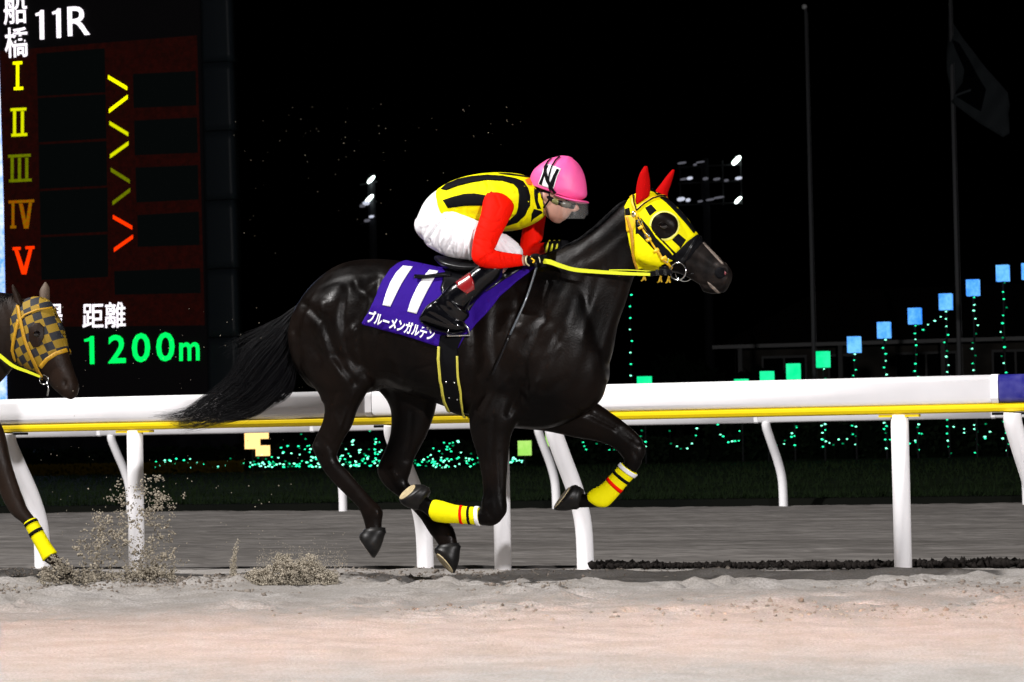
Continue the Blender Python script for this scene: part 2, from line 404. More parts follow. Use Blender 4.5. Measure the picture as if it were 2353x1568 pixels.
# gluteal, stifle, shoulder and forearm masses
for s in ([(742, 660, 700, 800, .10, -.15), (790, 640, 760, 860, .14, -.155), (840, 640, 830, 870, .12, -.15)],
          [(742, 660, 700, 800, .10, .15), (790, 640, 760, 860, .14, .155), (840, 640, 830, 870, .12, .15)],
          [(1150, 690, 1110, 820, .06, -.165), (1200, 700, 1180, 900, .09, -.155), (1260, 700, 1250, 930, .09, -.135), (1320, 730, 1310, 900, .06, -.115)],
          [(1150, 690, 1110, 820, .06, .165), (1200, 700, 1180, 900, .09, .155), (1260, 700, 1250, 930, .09, .135), (1320, 730, 1310, 900, .06, .115)]):
    loft(mb, s)
# brow and cheek
for sg in (-1, 1):
    loft(mb, [(1508, 488, 1508, 525, .02, sg*.085), (1530, 492, 1530, 530, .028, sg*.085), (1552, 505, 1550, 535, .02, sg*.08)])
    loft(mb, [(1470, 520, 1466, 600, .025, sg*.075), (1500, 520, 1495, 612, .035, sg*.08), (1540, 560, 1530, 615, .025, sg*.072)])
    loft(mb, [(1652, 600, 1640, 640, .018, sg*.04), (1676, 612, 1664, 645, .022, sg*.038)])
loft(mb, [(1615, 652, 1618, 672, .03), (1645, 656, 1640, 676, .038), (1668, 655, 1664, 672, .03)])
# hind leg nearest the camera
limb(mb, [(688, 770, 850, 790, .13, -.12), (692, 830, 862, 850, .13, -.14), (712, 872, 850, 886, .11, -.15), (738, 908, 836, 913, .085, -.15), (747, 940, 820, 943, .068, -.15),
          (740, 975, 808, 980, .055, -.15), (722, 1012, 792, 1006, .045, -.15), (722, 1038, 778, 1036, .042, -.15), (737, 1072, 775, 1056, .034, -.15),
          (762, 1106, 799, 1082, .030, -.15), (796, 1140, 830, 1118, .029, -.15), (824, 1168, 857, 1148, .034, -.15), (833, 1189, 879, 1172, .041, -.15),
          (839, 1208, 877, 1205, .034, -.15), (841, 1228, 879, 1228, .038, -.15)])
# hind leg on the far side
limb(mb, [(850, 800, 1005, 830, .12, .10), (858, 870, 1010, 890, .12, .12), (892, 925, 1002, 930, .09, .13), (900, 957, 996, 957, .075, .13), (896, 1003, 980, 1000, .06, .13), (880, 1045, 955, 1050, .05, .13),
          (866, 1082, 942, 1092, .042, .13), (885, 1118, 938, 1108, .036, .13), (925, 1150, 960, 1130, .030, .13), (964, 1190, 992, 1170, .028, .13),
          (986, 1224, 1034, 1200, .041, .13), (1005, 1249, 1049, 1234, .035, .13), (1012, 1266, 1052, 1262, .036, .13)])
# foreleg nearest the camera, folded under the knee
limb(mb, [(1070, 880, 1210, 900, .10, -.10), (1076, 945, 1190, 965, .085, -.12), (1083, 1000, 1174, 1003, .068, -.125), (1098, 1050, 1168, 1050, .054, -.125), (1107, 1094, 1165, 1094, .046, -.125),
          (1110, 1135, 1163, 1135, .043, -.125), (1105, 1166, 1164, 1174, .046, -.125), (1098, 1172, 1140, 1207, .044, -.125), (1092, 1168, 1098, 1207, .034, -.125), (1060, 1165, 1060, 1202, .027, -.125),
          (1022, 1160, 1024, 1198, .027, -.125), (1000, 1152, 1000, 1196, .034, -.125), (984, 1144, 972, 1180, .030, -.125), (968, 1128, 950, 1166, .036, -.125)])
# far foreleg reaching forward with the knee bent
limb(mb, [(1290, 850, 1185, 985, .10, .09), (1345, 905, 1255, 992, .085, .11), (1390, 938, 1320, 1006, .065, .12), (1432, 968, 1378, 1016, .052, .12), (1462, 994, 1412, 1032, .046, .12),
          (1480, 1018, 1430, 1052, .045, .12), (1481, 1050, 1436, 1060, .042, .12), (1462, 1086, 1430, 1066, .033, .12), (1437, 1114, 1406, 1088, .027, .12),
          (1400, 1150, 1372, 1122, .027, .12), (1382, 1164, 1352, 1130, .034, .12), (1350, 1167, 1342, 1136, .030, .12), (1326, 1168, 1328, 1130, .036, .12)])
hm = fuse('body', mb, .0105, 7)
G = 'f'
carve(hm, [([(700, 700), (745, 740), (765, 800), (790, 850), (815, 880)], 10, -.016), ([(672, 770), (682, 830), (712, 885), (738, 920)], 7, .010),
           ([(742, 700), (735, 770), (760, 830), (800, 870)], 13, .011), ([(800, 660), (790, 730), (800, 800), (835, 860)], 12, -.014),
           ([(820, 650), (850, 690), (835, 740), (800, 770)], 12, .012), ([(835, 660), (868, 640), (862, 690)], 10, -.012),
           ([(812, 760), (808, 800), (830, 850), (860, 900)], 9, .012), ([(880, 760), (895, 850), (880, 900)], 18, -.014),
           ([(760, 940), (780, 980), (775, 1010)], 6, .006), ([(800, 930), (792, 980)], 5, -.007),
           ([(1085, 720), (1095, 820), (1080, 900)], 12, -.012), ([(1120, 700), (1115, 800), (1135, 880)], 16, .010),
           ([(1300, 640), (1255, 730), (1200, 850)], 16, -.009), ([(1340, 640), (1310, 720), (1270, 800), (1230, 900)], 20, .009),
           ([(1405, 660), (1372, 760), (1330, 880), (1300, 940)], 18, -.009), ([(1180, 730), (1160, 820), (1180, 880)], 9, -.010),
           ([(1160, 870), (1130, 920), (1110, 960)], 12, .012), ([(1200, 880), (1170, 950)], 9, -.014), ([(1230, 880), (1210, 930)], 10, .011),
           ([(1135, 960), (1130, 1040), (1135, 1120)], 5, -.005), ([(1118, 980), (1116, 1080)], 5, .004),
           ([(1350, 560), (1330, 620), (1390, 600), (1440, 560)], 16, .004), ([(1330, 600), (1380, 570), (1430, 530)], 12, -.006),
           ([(1560, 590), (1600, 600), (1640, 620)], 6, -.005), ([(1590, 570), (1625, 600)], 6, .004), ([(1606, 652), (1640, 660), (1672, 654)], 2.4, -.006),
           ([(1663, 622), (1665, 634)], 5.0, -.020), ([(950, 800), (955, 860)], 14, .005), ([(1000, 820), (1005, 880)], 14, .005)])
carve(hm, [([(752, 1078), (832, 1168)], 2.6, -.005), ([(764, 1072), (842, 1160)], 2.4, .003), ([(724, 1026), (730, 1036)], 7, .009), ([(745, 1010), (770, 1045)], 5, -.005), ([(866, 1172), (868, 1184)], 6, .005), ([(848, 1190), (850, 1212)], 4, -.004),
           ([(904, 1100), (1000, 1212)], 3, -.005), ([(872, 1082), (878, 1096)], 7, .008), ([(925, 1060), (915, 1100)], 5, -.005), ([(1018, 1208), (1022, 1222)], 6, .004),
           ([(1120, 1060), (1128, 1120), (1122, 1150)], 3, -.005), ([(1148, 1040), (1152, 1120)], 3, -.004), ([(1150, 1158), (1156, 1176)], 8, .006), ([(1118, 1170), (1130, 1190)], 5, -.006), ([(1112, 1150), (1112, 1168)], 5, .005), ([(1135, 1140), (1140, 1160)], 4, -.004),
           ([(1410, 985), (1445, 1020)], 4, -.005), ([(1455, 1030), (1462, 1050)], 7, .006), ([(1440, 1040), (1448, 1062)], 4, -.005), ([(1300, 930), (1380, 975), (1430, 1010)], 5, -.006), ([(1320, 960), (1390, 990)], 6, .005),
           ([(770, 905), (760, 950), (752, 1000)], 4, -.006), ([(812, 905), (790, 960), (768, 1010)], 4, .006), ([(930, 945), (920, 1000), (905, 1060)], 5, -.006),
           ([(705, 730), (722, 790), (745, 850), (770, 900)], 10, -0.0060), ([(690, 760), (700, 820), (728, 880)], 10, 0.0036), ([(850, 700), (870, 760), (862, 820)], 12, -0.0060), ([(872, 780), (905, 820), (925, 870)], 11, 0.0036),
           ([(1150, 760), (1200, 770), (1260, 740)], 11, -0.0042), ([(1160, 800), (1220, 830), (1280, 800)], 11, 0.0036), ([(1210, 880), (1260, 900), (1300, 870)], 11, -0.0048), ([(1290, 760), (1255, 830), (1240, 900)], 9, -0.0048),
           ([(1120, 880), (1100, 930), (1085, 960)], 10, -0.0042), ([(1085, 800), (1075, 850), (1062, 900)], 8, -0.0030), ([(1380, 620), (1360, 700), (1340, 780)], 10, 0.0036), ([(1420, 640), (1400, 720), (1375, 800)], 9, -0.0036),
           ([(930, 880), (950, 850), (990, 840)], 3, -.0035), ([(940, 900), (970, 880), (1020, 885)], 3, .003), ([(1160, 640), (1190, 680), (1190, 740)], 8, -.008)])
hb = bvh_of(hm)
base1 = atY(1100, 1340, HY); base1[2] = 0
horse = empty('racehorse', base1, 'black racehorse in a yellow and black hood galloping past the white rail', 'horse')
HB = link('body', hm, M['coat'], horse)
hoof('hoof', (837, 1219, 885, 1224), (826, 1240, 859, 1284), -.15, HY, horse, M['soled'], tilt=.3)
hoof('hoof', (1005, 1257, 1057, 1257), (1000, 1270, 1044, 1318), .13, HY, horse, M['sole'], tilt=.55)
hoof('hoof', (984, 1121, 952, 1172), (957, 1116, 916, 1147), -.125, HY, horse, M['sole'], tilt=.50)
hoof('hoof', (1332, 1120, 1325, 1170), (1312, 1118, 1271, 1170), .12, HY, horse, M['sole'], tilt=.35)
spec = [(0, 1, M['yel'], 0, 'leg_bandage'), (0, .07, M['white'], .0055, 'bandage_cuff'), (.16, .20, M['blk'], .002, 'stripe'), (.27, .33, M['red'], .002, 'stripe')]
bands(horse, [(1100, 1166, 1104, 1207, .037), (1075, 1164, 1077, 1205, .034), (1045, 1160, 1046, 1203, .033), (1018, 1152, 1020, 1202, .038), (998, 1149, 998, 1198, .040), (989, 1158, 990, 1190, .030)], -.125, HY, spec)
bands(horse, [(1463, 1091, 1427, 1064, .037), (1442, 1114, 1408, 1085, .034), (1415, 1146, 1383, 1112, .033), (1396, 1164, 1362, 1124, .038), (1378, 1166, 1350, 1134, .038), (1362, 1160, 1347, 1142, .028)], .12, HY, spec)

# ears in red cloth
def ear(name, pts, v0, v1, m, parent, Y0=HY, opening=None):
    mb = MB(); n = len(pts); st = []
    for i, p in enumerate(pts):
        t = i/(n-1); st.append((*p, .030*(1-t)**.6+.004, v0+(v1-v0)*t))
    loft(mb, st, Y0, sub=4, n=16, d0=.2, d1=.6); return mb.build(name, m, parent, True)
ear('ear_cover', [(1461, 474, 1493, 450), (1461, 450, 1494, 432), (1463, 425, 1493, 412), (1470, 400, 1490, 395), (1480, 383, 1488, 383)], -.055, -.075, M['redf'], horse)
ear('ear_cover', [(1508, 446, 1536, 458), (1507, 438, 1534, 446), (1518, 424, 1541, 425), (1532, 405, 1547, 405), (1545, 390, 1550, 392)], .055, .085, M['redf'], horse)

def Z4(*pts): return [(p[0]/4.265+1321.2, p[1]/4.265+344.7) for p in pts]
def Z1(*pts): return [(p[0]/3.412+631.9, p[1]/3.412+545.7) for p in pts]
def Z3(*pts): return [(p[0]/3.412+861.7, p[1]/3.412+315.9) for p in pts]
hoodpoly = Z4((492, 578), (488, 560), (540, 465), (600, 425), (740, 380), (880, 440), (1010, 550), (1110, 670), (1195, 830), (1100, 900), (1030, 970), (985, 1012), (965, 1080), (850, 1125), (840, 1190), (600, 1180), (565, 1060), (535, 920), (500, 720))
hood = shell('hood', hm, hoodpoly, .0025, M['yel'], horse)
patch('side_panel', [hoodpoly], hb, .0045, M['yel'], hood, step=5)
def hp(name, pts, m, off=.0065, par=None): return patch(name, [pts], hb, off, m, par or hood, step=4)
hp('black_stripe', Z4((598, 690), (650, 668), (760, 800), (870, 890), (985, 1012), (965, 1082), (850, 1040), (780, 985), (700, 900), (620, 820), (600, 830)), M['blk'])
hp('black_square', Z4((690, 572), (748, 538), (802, 600), (737, 650)), M['blk'])
hp('black_square', Z4((950, 882), (1010, 822), (1085, 885), (1035, 965), (1020, 945)), M['blk'])
hp('black_square', Z4((495, 585), (540, 568), (552, 640), (500, 655)), M['blk'])
hp('black_stripe', Z4((752, 405), (800, 420), (880, 468), (1000, 570), (1090, 680), (1172, 800), (1160, 826), (1070, 716), (975, 612), (890, 525), (845, 490)), M['blk'])
ec = Z4((875, 748))[0]; er = 125/4.265
circ = lambda r: [(ec[0]+r*math.cos(2*math.pi*k/40), ec[1]+r*math.sin(2*math.pi*k/40)) for k in range(40)]
hp('eye_rim', circ(er+4), mat('pale_yellow_rim', (.85, .82, .18), .5), .007)
hp('eye_opening', circ(er-.5), M['coat'], .009)
hp('black_stripe', Z4((740, 745), (800, 790), (860, 890), (990, 1010), (978, 1040), (800, 905), (690, 760)), M['blk'], .0075)
hp('piping', stroke(Z4((720, 730), (800, 860), (880, 940), (960, 1025)), 4), M['yel'], .009)
for sg in (1, -1):
    p, nn = hit(hb, ec[0]-.5, ec[1]-1, HY); y = p.y+.002 if sg > 0 else 2*HY-p.y-.002
    MB().sphere((p.x, y, p.z), .021, 20, (1.15, .8, .95)).build('eye', M['eye'], horse, True)
    for a in (-1, 1):
        pts = []
        for k in range(9):
            t = -1+k/4; q, n2 = hit(hb, ec[0]-.5+t*13.0, ec[1]-1+a*(7.5-7.5*t*t)+t*2, HY); pts.append((q.x, (q.y-.009) if sg > 0 else 2*HY-q.y+.009, q.z))
        MB().tube(pts, .0032, 8).build('eyelid', M['coat'], horse, True)
# bridle
br = patch('bridle', [stroke(Z4((602, 615), (690, 800), (790, 960), (850, 1060), (900, 1110), (955, 1150)), 6.5)], hb, .012, M['yelo'], horse, step=4)
hp('strap', stroke(Z4((560, 455), (578, 540), (600, 615)), 7), M['yelo'], .012, br)
hp('strap', stroke(Z4((585, 450), (592, 530), (612, 600)), 2), M['blk'], .015, br)
hp('strap', stroke(Z4((602, 600), (680, 530), (760, 482), (830, 462), (880, 468)), 5), M['yelo'], .011, br)
hp('strap', stroke(Z4((612, 600), (685, 535), (762, 488), (830, 468), (880, 474)), 3), M['blk'], .014, br)
hp('strap', stroke(Z4((520, 660), (560, 790), (575, 920), (575, 1050), (605, 1175)), 6.5), mat('brown_orange_webbing', (.45, .22, .01), .5), .011, br)
hp('strap', [p for p in Z4((497, 650), (590, 640), (600, 700), (575, 790), (515, 805))], M['yelo'], .010, br)
hp('strap', stroke(Z4((625, 660), (700, 800), (800, 960)), 2.2), M['blk'], .016, br)
for a, b in (((655, 765), 9), ((730, 885), 9), ((800, 990), 10), ((870, 1060), 10)):
    c = Z4(a)[0]; d = np.array([.52, .85]); e = np.array([.85, -.52])
    hp('keeper', [tuple(np.array(c)+d*u*3.4+e*q*b*.62) for u, q in ((-1, -1), (1, -1), (1, 1), (-1, 1))], M['yelo'], .017, br)
for a in ((645, 715), (720, 850), (905, 1080)):
    p, nn = hit(hb, *Z4(a)[0], HY); MB().tube([p+Vector((-.010, -.018, .014)), p+Vector((.010, -.018, .008)), p+Vector((.006, -.018, -.014)), p+Vector((-.014, -.018, -.006)), p+Vector((-.010, -.018, .014))], .0022, 6).build('buckle', M['steel'], br, True)
p, nn = hit(hb, *Z4((583, 632))[0], HY); MB().sphere(p+Vector((0, -.016, 0)), .013, 12, (1, .5, 1.3)).build('rosette', mat('brass_stud', (.8, .75, .45), .25, metal=1), br, True)
hp('noseband', Z4((985, 1030), (1035, 965), (1100, 900), (1188, 838), (1262, 900), (1180, 985), (1110, 1080), (1060, 1110), (965, 1085)), M['blk'], .008, br)
hp('noseband_strap', stroke(Z4((1200, 850), (1150, 940), (1075, 1060), (1040, 1110)), 8), M['leath'], .013, br)
hp('strap', stroke(Z4((830, 1150), (900, 1150), (960, 1120)), 9), M['leath'], .012, br)
rc, nn = hit(hb, *Z4((1033, 1195))[0], HY)
def torus(c, r, t, name, m, parent, sy=0.0):
    MB().tube([(c[0]+r*math.cos(2*math.pi*k/36), c[1]+sy*math.cos(2*math.pi*k/36), c[2]+r*math.sin(2*math.pi*k/36)) for k in range(37)], t, 8, False).build(name, m, parent, True)
torus((rc[0], rc[1]-.048, rc[2]), .044, .0035, 'bit_ring', M['steel'], br, -.012)
torus((rc[0], 2*HY-rc[1]+.022, rc[2]), .044, .0035, 'bit_ring', M['steel'], br, .012)
hp('bit_strap', stroke(Z4((1110, 1215), (1150, 1210), (1165, 1208)), 2.5), M['leath'], .006, br)
# pale blaze, pink nostril, whiskered chin
muz = shell('muzzle', hm, Z4((1090, 1000), (1190, 840), (1300, 820), (1700, 1050), (1700, 1500), (1200, 1500), (1080, 1250)), .0012, mat('dusty_muzzle', (.003, .0025, .0025), .55, spec=.09, noise=(11, (.016, .012, .0105), 5), bump=(90, .4, .003)), HB)
hp('blaze', Z4((1232, 902), (1258, 908), (1320, 975), (1390, 1050), (1450, 1112), (1455, 1130), (1436, 1124), (1368, 1054), (1290, 968)), M['whisker'], .004, HB)
hp('nostril', [(Z4((1428, 1208))[0][0]+14*math.cos(a*.35)*(.9), Z4((1445, 1205))[0][1]+13*math.sin(a*.35)) for a in range(18)], M['blk'], .006, HB)
hp('nostril_lining', [(Z4((1452, 1205))[0][0]+5+3.0*math.cos(a*.35), Z4((1452, 1205))[0][1]+5*math.sin(a*.35)) for a in range(18)], M['pinkskin'], .008, HB)
hp('chin_patch', Z4((1300, 1290), (1340, 1315), (1400, 1375), (1425, 1405), (1385, 1395), (1325, 1345)), M['whisker'], .0035, HB)

# hair
def strands(mb, roots, path, spread, n, r=.0016, seg=9, gravity=0, taper=True):
    pass
def hairs(name, curves, parent, m=None, r0=.0022):
    V = []; Fc = []
    for c in curves:
        c = np.array(c); k0 = len(V); L = len(c)
        for i, p in enumerate(c):
            t = i/(L-1); r = r0*(1-.8*t); tn = c[min(i+1, L-1)]-c[max(i-1, 0)]; tn = tn/(np.linalg.norm(tn)+1e-9)
            a = np.cross(tn, [0, 1, 0]); a = a/(np.linalg.norm(a)+1e-9); b = np.cross(a, tn)
            for q in range(3): an = 2.094*q; V.append(p+(a*math.cos(an)+b*math.sin(an))*r)
        for i in range(L-1):
            for q in range(3): Fc.append((k0+i*3+q, k0+i*3+(q+1) % 3, k0+(i+1)*3+(q+1) % 3, k0+(i+1)*3+q))
    return link(name, mesh(name, V, Fc), m or M['hair'], parent)
def bundle(ctrl, n, sp0, sp1, dep=.10, wav=6.0, lo=.75):
    """ctrl: list of (upper_px, lower_px) pairs fanning the lock; returns hair curves"""
    out = []
    for _ in range(n):
        u = nr.random(); v = nr.normal(0, 1); L = lo+(1.04-lo)*nr.random(); ph = nr.random()*6; am = nr.normal(0, wav)
        pts = []
        for i, (a, b) in enumerate(ctrl):
            t = i/(len(ctrl)-1); uu = u+.06*math.sin(ph+3*t)*t
            pts.append([a[0]+(b[0]-a[0])*uu+am*math.sin(3*t+ph)*t*.4, a[1]+(b[1]-a[1])*uu+am*math.cos(4*t+ph)*t*.6, v*(sp0+(sp1-sp0)*t)])
        C = catmull(pts, 3); C = C[:max(4, int(len(C)*L))]
        out.append([atY(c[0], c[1], HY+c[2]) for c in C])
    return out
tail = bundle([((700, 690), (694, 720)), ((668, 712), (684, 775)), ((630, 742), (676, 850)), ((580, 790), (650, 900)), ((530, 860), (600, 945)), ((470, 910), (555, 962)), ((415, 945), (500, 972)), ((345, 955), (430, 988))], 1800, .018, .075, wav=11, lo=.55)
tail += bundle([((700, 690), (694, 715)), ((660, 722), (672, 760)), ((610, 760), (650, 810)), ((560, 800), (600, 880)), ((520, 870), (560, 920)), ((480, 915), (520, 950))], 700, .02, .08, wav=12, lo=.5)
tail += bundle([((700, 700), (697, 722)), ((676, 750), (690, 790)), ((662, 800), (682, 850)), ((630, 860), (668, 905)), ((560, 910), (620, 935)), ((500, 945), (560, 968))], 500, .02, .05, wav=9)
tail += bundle([((698, 692), (694, 710)), ((650, 725), (668, 760)), ((600, 752), (640, 800)), ((550, 775), (600, 850)), ((500, 800), (570, 910))], 260, .02, .06, wav=10, lo=.6)
hairs('tail', tail, horse, r0=.0017)
mane = []
for _ in range(1500):
    t = nr.random(); i = t*5; cr = [(1225, 600), (1270, 580), (1300, 566), (1345, 545), (1392, 507), (1440, 462)]
    k = min(int(i), 4); f = i-k; x = cr[k][0]*(1-f)+cr[k+1][0]*f; y = cr[k][1]*(1-f)+cr[k+1][1]*f+2
    L = nr.uniform(14, 34); dv = nr.normal(0, .012); dr = nr.uniform(-.03, .07)
    mane.append([atY(x-L*s*1.0, y+L*(.15*s-.05+.5*s*s)-2, HY+dv+dr*s) for s in (0, .25, .5, .75, 1)])
for _ in range(120):
    mane.append([atY(1498-s*6+nr.normal(0, 2), 438-math.sin(s*2.5)*5, HY+nr.normal(0, .01)-.02*s) for s in (0, .3, .6, 1)])
hairs('mane', mane, horse)

# ================================================================== saddle cloth, saddle, girth
cloth = empty('saddle_cloth', atY(980, 700, HY), 'purple saddle cloth with white number 11 and katakana name on the black horse', 'saddle cloth')
cpoly = Z1((1010, 196), (960, 215), (905, 258), (850, 340), (800, 450), (740, 570), (685, 670), (690, 682), (1000, 765), (1300, 862), (1435, 868), (1480, 790), (1545, 715), (1640, 620), (1760, 470), (1900, 350), (2030, 255), (2060, 215), (1900, 235), (1700, 250), (1400, 225), (1260, 195), (1100, 188))
cb0 = patch('cloth', [cpoly], hb, .010, M['purple'], cloth, step=6, thick=.008)
cbv = bvh_of(cb0.data)
def cp(name, polys, m, par, off=.004, b=cbv, step=5): return patch(name, polys, b, off, m, par, step=step, thick=.002)
num = cp('number', [Z1((1003, 226), (1080, 234), (1040, 290), (990, 370), (950, 450), (905, 545), (845, 533), (868, 450), (905, 355), (950, 280)),
                    Z1((1210, 258), (1280, 268), (1240, 340), (1190, 430), (1145, 520), (1110, 600), (1040, 583), (1065, 500), (1110, 400), (1165, 310))], M['whitep'], cb0)
tx = textpatch('name_lettering', "ブルーメンガルデン", ((843, 741), (152, 44), (8, -29)), cbv, .006, M['whitep'], cb0, bold=.034)
saddle = empty('racing_saddle', atY(1080, 620, HY), 'small black racing saddle under the rider with girth and stirrup', 'saddle')
mb = MB(); loft(mb, [(1010, 588, 1015, 606, .10), (1030, 592, 1040, 625, .16), (1080, 600, 1085, 640, .19), (1130, 600, 1135, 640, .19), (1180, 592, 1180, 625, .14), (1200, 588, 1200, 610, .07)], d0=.4, d1=.4)
mb.build('seat', M['leath'], saddle, True)
patch('flap', [Z3((520, 960), (760, 980), (1180, 1005), (1150, 1060), (1000, 1150), (850, 1245), (700, 1400), (640, 1440), (560, 1380), (520, 1200), (560, 1060))], hb, .026, M['leath'], saddle, step=6)
patch('flap_strap', [stroke(Z3((312, 1122), (400, 1125), (500, 1112), (600, 1105)), 8)], hb, .03, M['leath'], saddle, step=4)
gpoly = Z1((1300, 770), (1478, 770), (1432, 870), (1440, 1000), (1452, 1150), (1475, 1290), (1505, 1420), (1400, 1385), (1340, 1270), (1305, 1120), (1285, 980), (1288, 860))
gir = patch('girth', [gpoly], hb, .016, M['blk'], saddle, step=6)
gb = bvh_of(gir.data)
gy = mat('yellow_elastic', (.55, .50, .06), .5, bump=(200, .4, .002))
patch('girth_edge', [stroke(Z1((1290, 855), (1283, 950), (1300, 1110), (1338, 1270), (1392, 1380)), 5.5)], hb, .022, gy, gir, step=3)
patch('girth_edge', [stroke(Z1((1432, 930), (1440, 1090), (1468, 1270), (1500, 1415)), 4.5)], hb, .022, gy, gir, step=3)
for a in ((1345, 1135), (1410, 1140), (1370, 1258), (1432, 1270)):
    p, nn = hit(gb, *Z1(a)[0], HY); MB().sphere(p+Vector((0, -.006, 0)), .006, 8).build('stud', M['steel'], gir, True)
sp = [atY(*q, HY-.30) for q in Z3((800, 1180), (740, 1290), (690, 1390), (655, 1470))]
MB().tube(sp, .006, 8).build('stirrup_leather', M['leath'], saddle, True)
c = atY(*Z3((655, 1500))[0], HY-.30)
st = MB().tube([c+np.array(q) for q in ((0, 0, .06), (-.05, -.01, .0), (-.055, -.02, -.035), (.055, .02, -.035), (.05, .01, 0), (0, 0, .06))], .006, 8)
st.build('stirrup', M['steel'], saddle, True)

# ================================================================== the rider
NEAR, FAR = -1, 1
def arm_near(g=0):
    return [(1128, 434, 1168, 438, .05+g, -.12), (1114, 458, 1180, 472, .066+g, -.17), (1106, 496, 1166, 508, .060+g, -.215), (1094, 533, 1148, 543, .055+g, -.255), (1087, 570, 1137, 568, .052+g, -.285),
            (1087, 596, 1132, 575, .048+g, -.30), (1106, 613, 1134, 576, .046+g, -.30), (1142, 617, 1145, 578, .043+g, -.28), (1175, 614, 1173, 583, .037+g, -.235), (1203, 610, 1201, 586, .031+g, -.19)]
arm_far = [(1188, 440, 1236, 448, .05, .12), (1200, 476, 1252, 484, .055, .18), (1203, 520, 1248, 526, .05, .21), (1196, 570, 1244, 552, .048, .21), (1206, 594, 1236, 556, .044, .20), (1232, 588, 1236, 560, .038, .16), (1256, 580, 1254, 558, .031, .10)]
torso = [(966, 500, 988, 555, .12), (985, 460, 1018, 570, .155), (1012, 436, 1052, 535, .155), (1045, 417, 1085, 525, .15), (1090, 404, 1115, 530, .16), (1135, 399, 1150, 530, .175), (1175, 400, 1190, 526, .175), (1208, 406, 1224, 512, .14), (1232, 418, 1246, 498, .085)]
thigh = lambda s: [(992, 470, 985, 568, .085, s*.08), (1030, 480, 1026, 589, .090, s*.10), (1080, 500, 1072, 597, .082, s*.13), (1130, 523, 1120, 602, .068, s*.15), (1170, 546, 1160, 606, .055, s*.165), (1196, 568, 1184, 608, .045, s*.17)]
shin = lambda s: [(1196, 588, 1165, 614, .048, s*.19), (1158, 594, 1148, 640, .052, s*.225), (1112, 606, 1118, 664, .054, s*.25), (1075, 632, 1092, 690, .054, s*.265), (1040, 655, 1066, 708, .050, s*.28), (1010, 685, 1045, 725, .042, s*.29)]
foot = lambda s: [(968, 727, 968, 738, .028, s*.29), (985, 700, 982, 745, .040, s*.29), (1012, 690, 1005, 755, .042, s*.29), (1040, 715, 1032, 762, .043, s*.29), (1058, 735, 1052, 764, .042, s*.285), (1070, 746, 1066, 760, .030, s*.28)]
head = [(1252, 385, 1325, 385, .065), (1236, 408, 1335, 418, .075), (1233, 438, 1327, 452, .075), (1238, 460, 1318, 474, .070), (1244, 480, 1310, 492, .062), (1255, 497, 1300, 504, .048), (1266, 505, 1290, 509, .032)]
neck = [(1226, 424, 1235, 480, .065), (1244, 432, 1250, 482, .058), (1262, 436, 1262, 480, .055)]
def hand(mb, cx, cy, v, s):
    """closed fist at pixel (cx,cy): palm, four curled fingers and a thumb"""
    c = atY(cx, cy, HY+v)
    loft(mb, [(cx-27, cy+9, cx-28, cy-9, .026, v), (cx-16, cy+11, cx-16, cy-11, .034, v), (cx, cy+12, cx+1, cy-12, .036, v), (cx+14, cy+9, cx+13, cy-11, .032, v)], sub=3, n=16, d0=.4, d1=.5)
    for k in range(4):
        x0 = .026-.0*k; zz = .020-.0145*k; ln = (.95, 1.05, 1.0, .82)[k]; rr = (.0095, .0098, .0095, .0085)[k]
        pts = [(x0, s*.030, zz), (x0+.022*ln, s*.020, zz-.002), (x0+.026*ln, -s*.004, zz-.004), (x0+.006, -s*.020, zz-.006)]
        mb.tube([c+np.array(p) for p in catmull(pts, 3)], [rr*(1-.02*j) for j in range(10)], 10)
    pts = [(-.012, -s*.030, .020), (.012, -s*.038, .024), (.032, -s*.030, .016), (.042, -s*.018, .010)]
    mb.tube([c+np.array(p) for p in catmull(pts, 3)], [.0115-.0003*j for j in range(10)], 10)
jk = empty('person', atY(1100, 560, HY), 'jockey in yellow and black silks with red sleeves and pink helmet crouching on the horse', 'person')
mb = MB()
loft(mb, torso, grow=-.012); loft(mb, neck, d0=.3, d1=.3); loft(mb, head, d0=.3, d1=.5)
loft(mb, arm_near(), grow=-.008); loft(mb, arm_far, grow=-.008)
for s in (NEAR, FAR): loft(mb, thigh(s), grow=-.010); loft(mb, shin(s), grow=-.010); loft(mb, foot(s), grow=-.008)
hand(mb, 1232, 600, -.15, 1); hand(mb, 1282, 566, .055, -1)
# nose, lips, ears
loft(mb, [(1312, 462, 1322, 464, .010), (1316, 474, 1332, 480, .015), (1312, 484, 1322, 488, .010)], sub=3, n=12)
loft(mb, [(1296, 491, 1309, 489, .022), (1294, 498, 1306, 497, .020)], sub=3, n=12)
loft(mb, [(1270, 501, 1272, 511, .02), (1288, 500, 1289, 511, .02)], sub=3, n=12)
for s in (-1, 1): loft(mb, [(1245, 442, 1256, 444, .008, s*.078), (1246, 452, 1257, 452, .009, s*.080), (1249, 461, 1254, 461, .006, s*.076)], sub=3, n=12)
bm_ = fuse('body', mb, .0068, 3)
JB = link('body', bm_, M['skin'], jk)
# facial features: eyes and mouth
jb = bvh_of(bm_)
for s in (-1, 1):
    p, _ = hit(jb, 1303, 464, HY); MB().sphere((p.x, p.y if s < 0 else 2*HY-p.y, p.z), .011, 12).build('eye', M['eye'], jk, True)
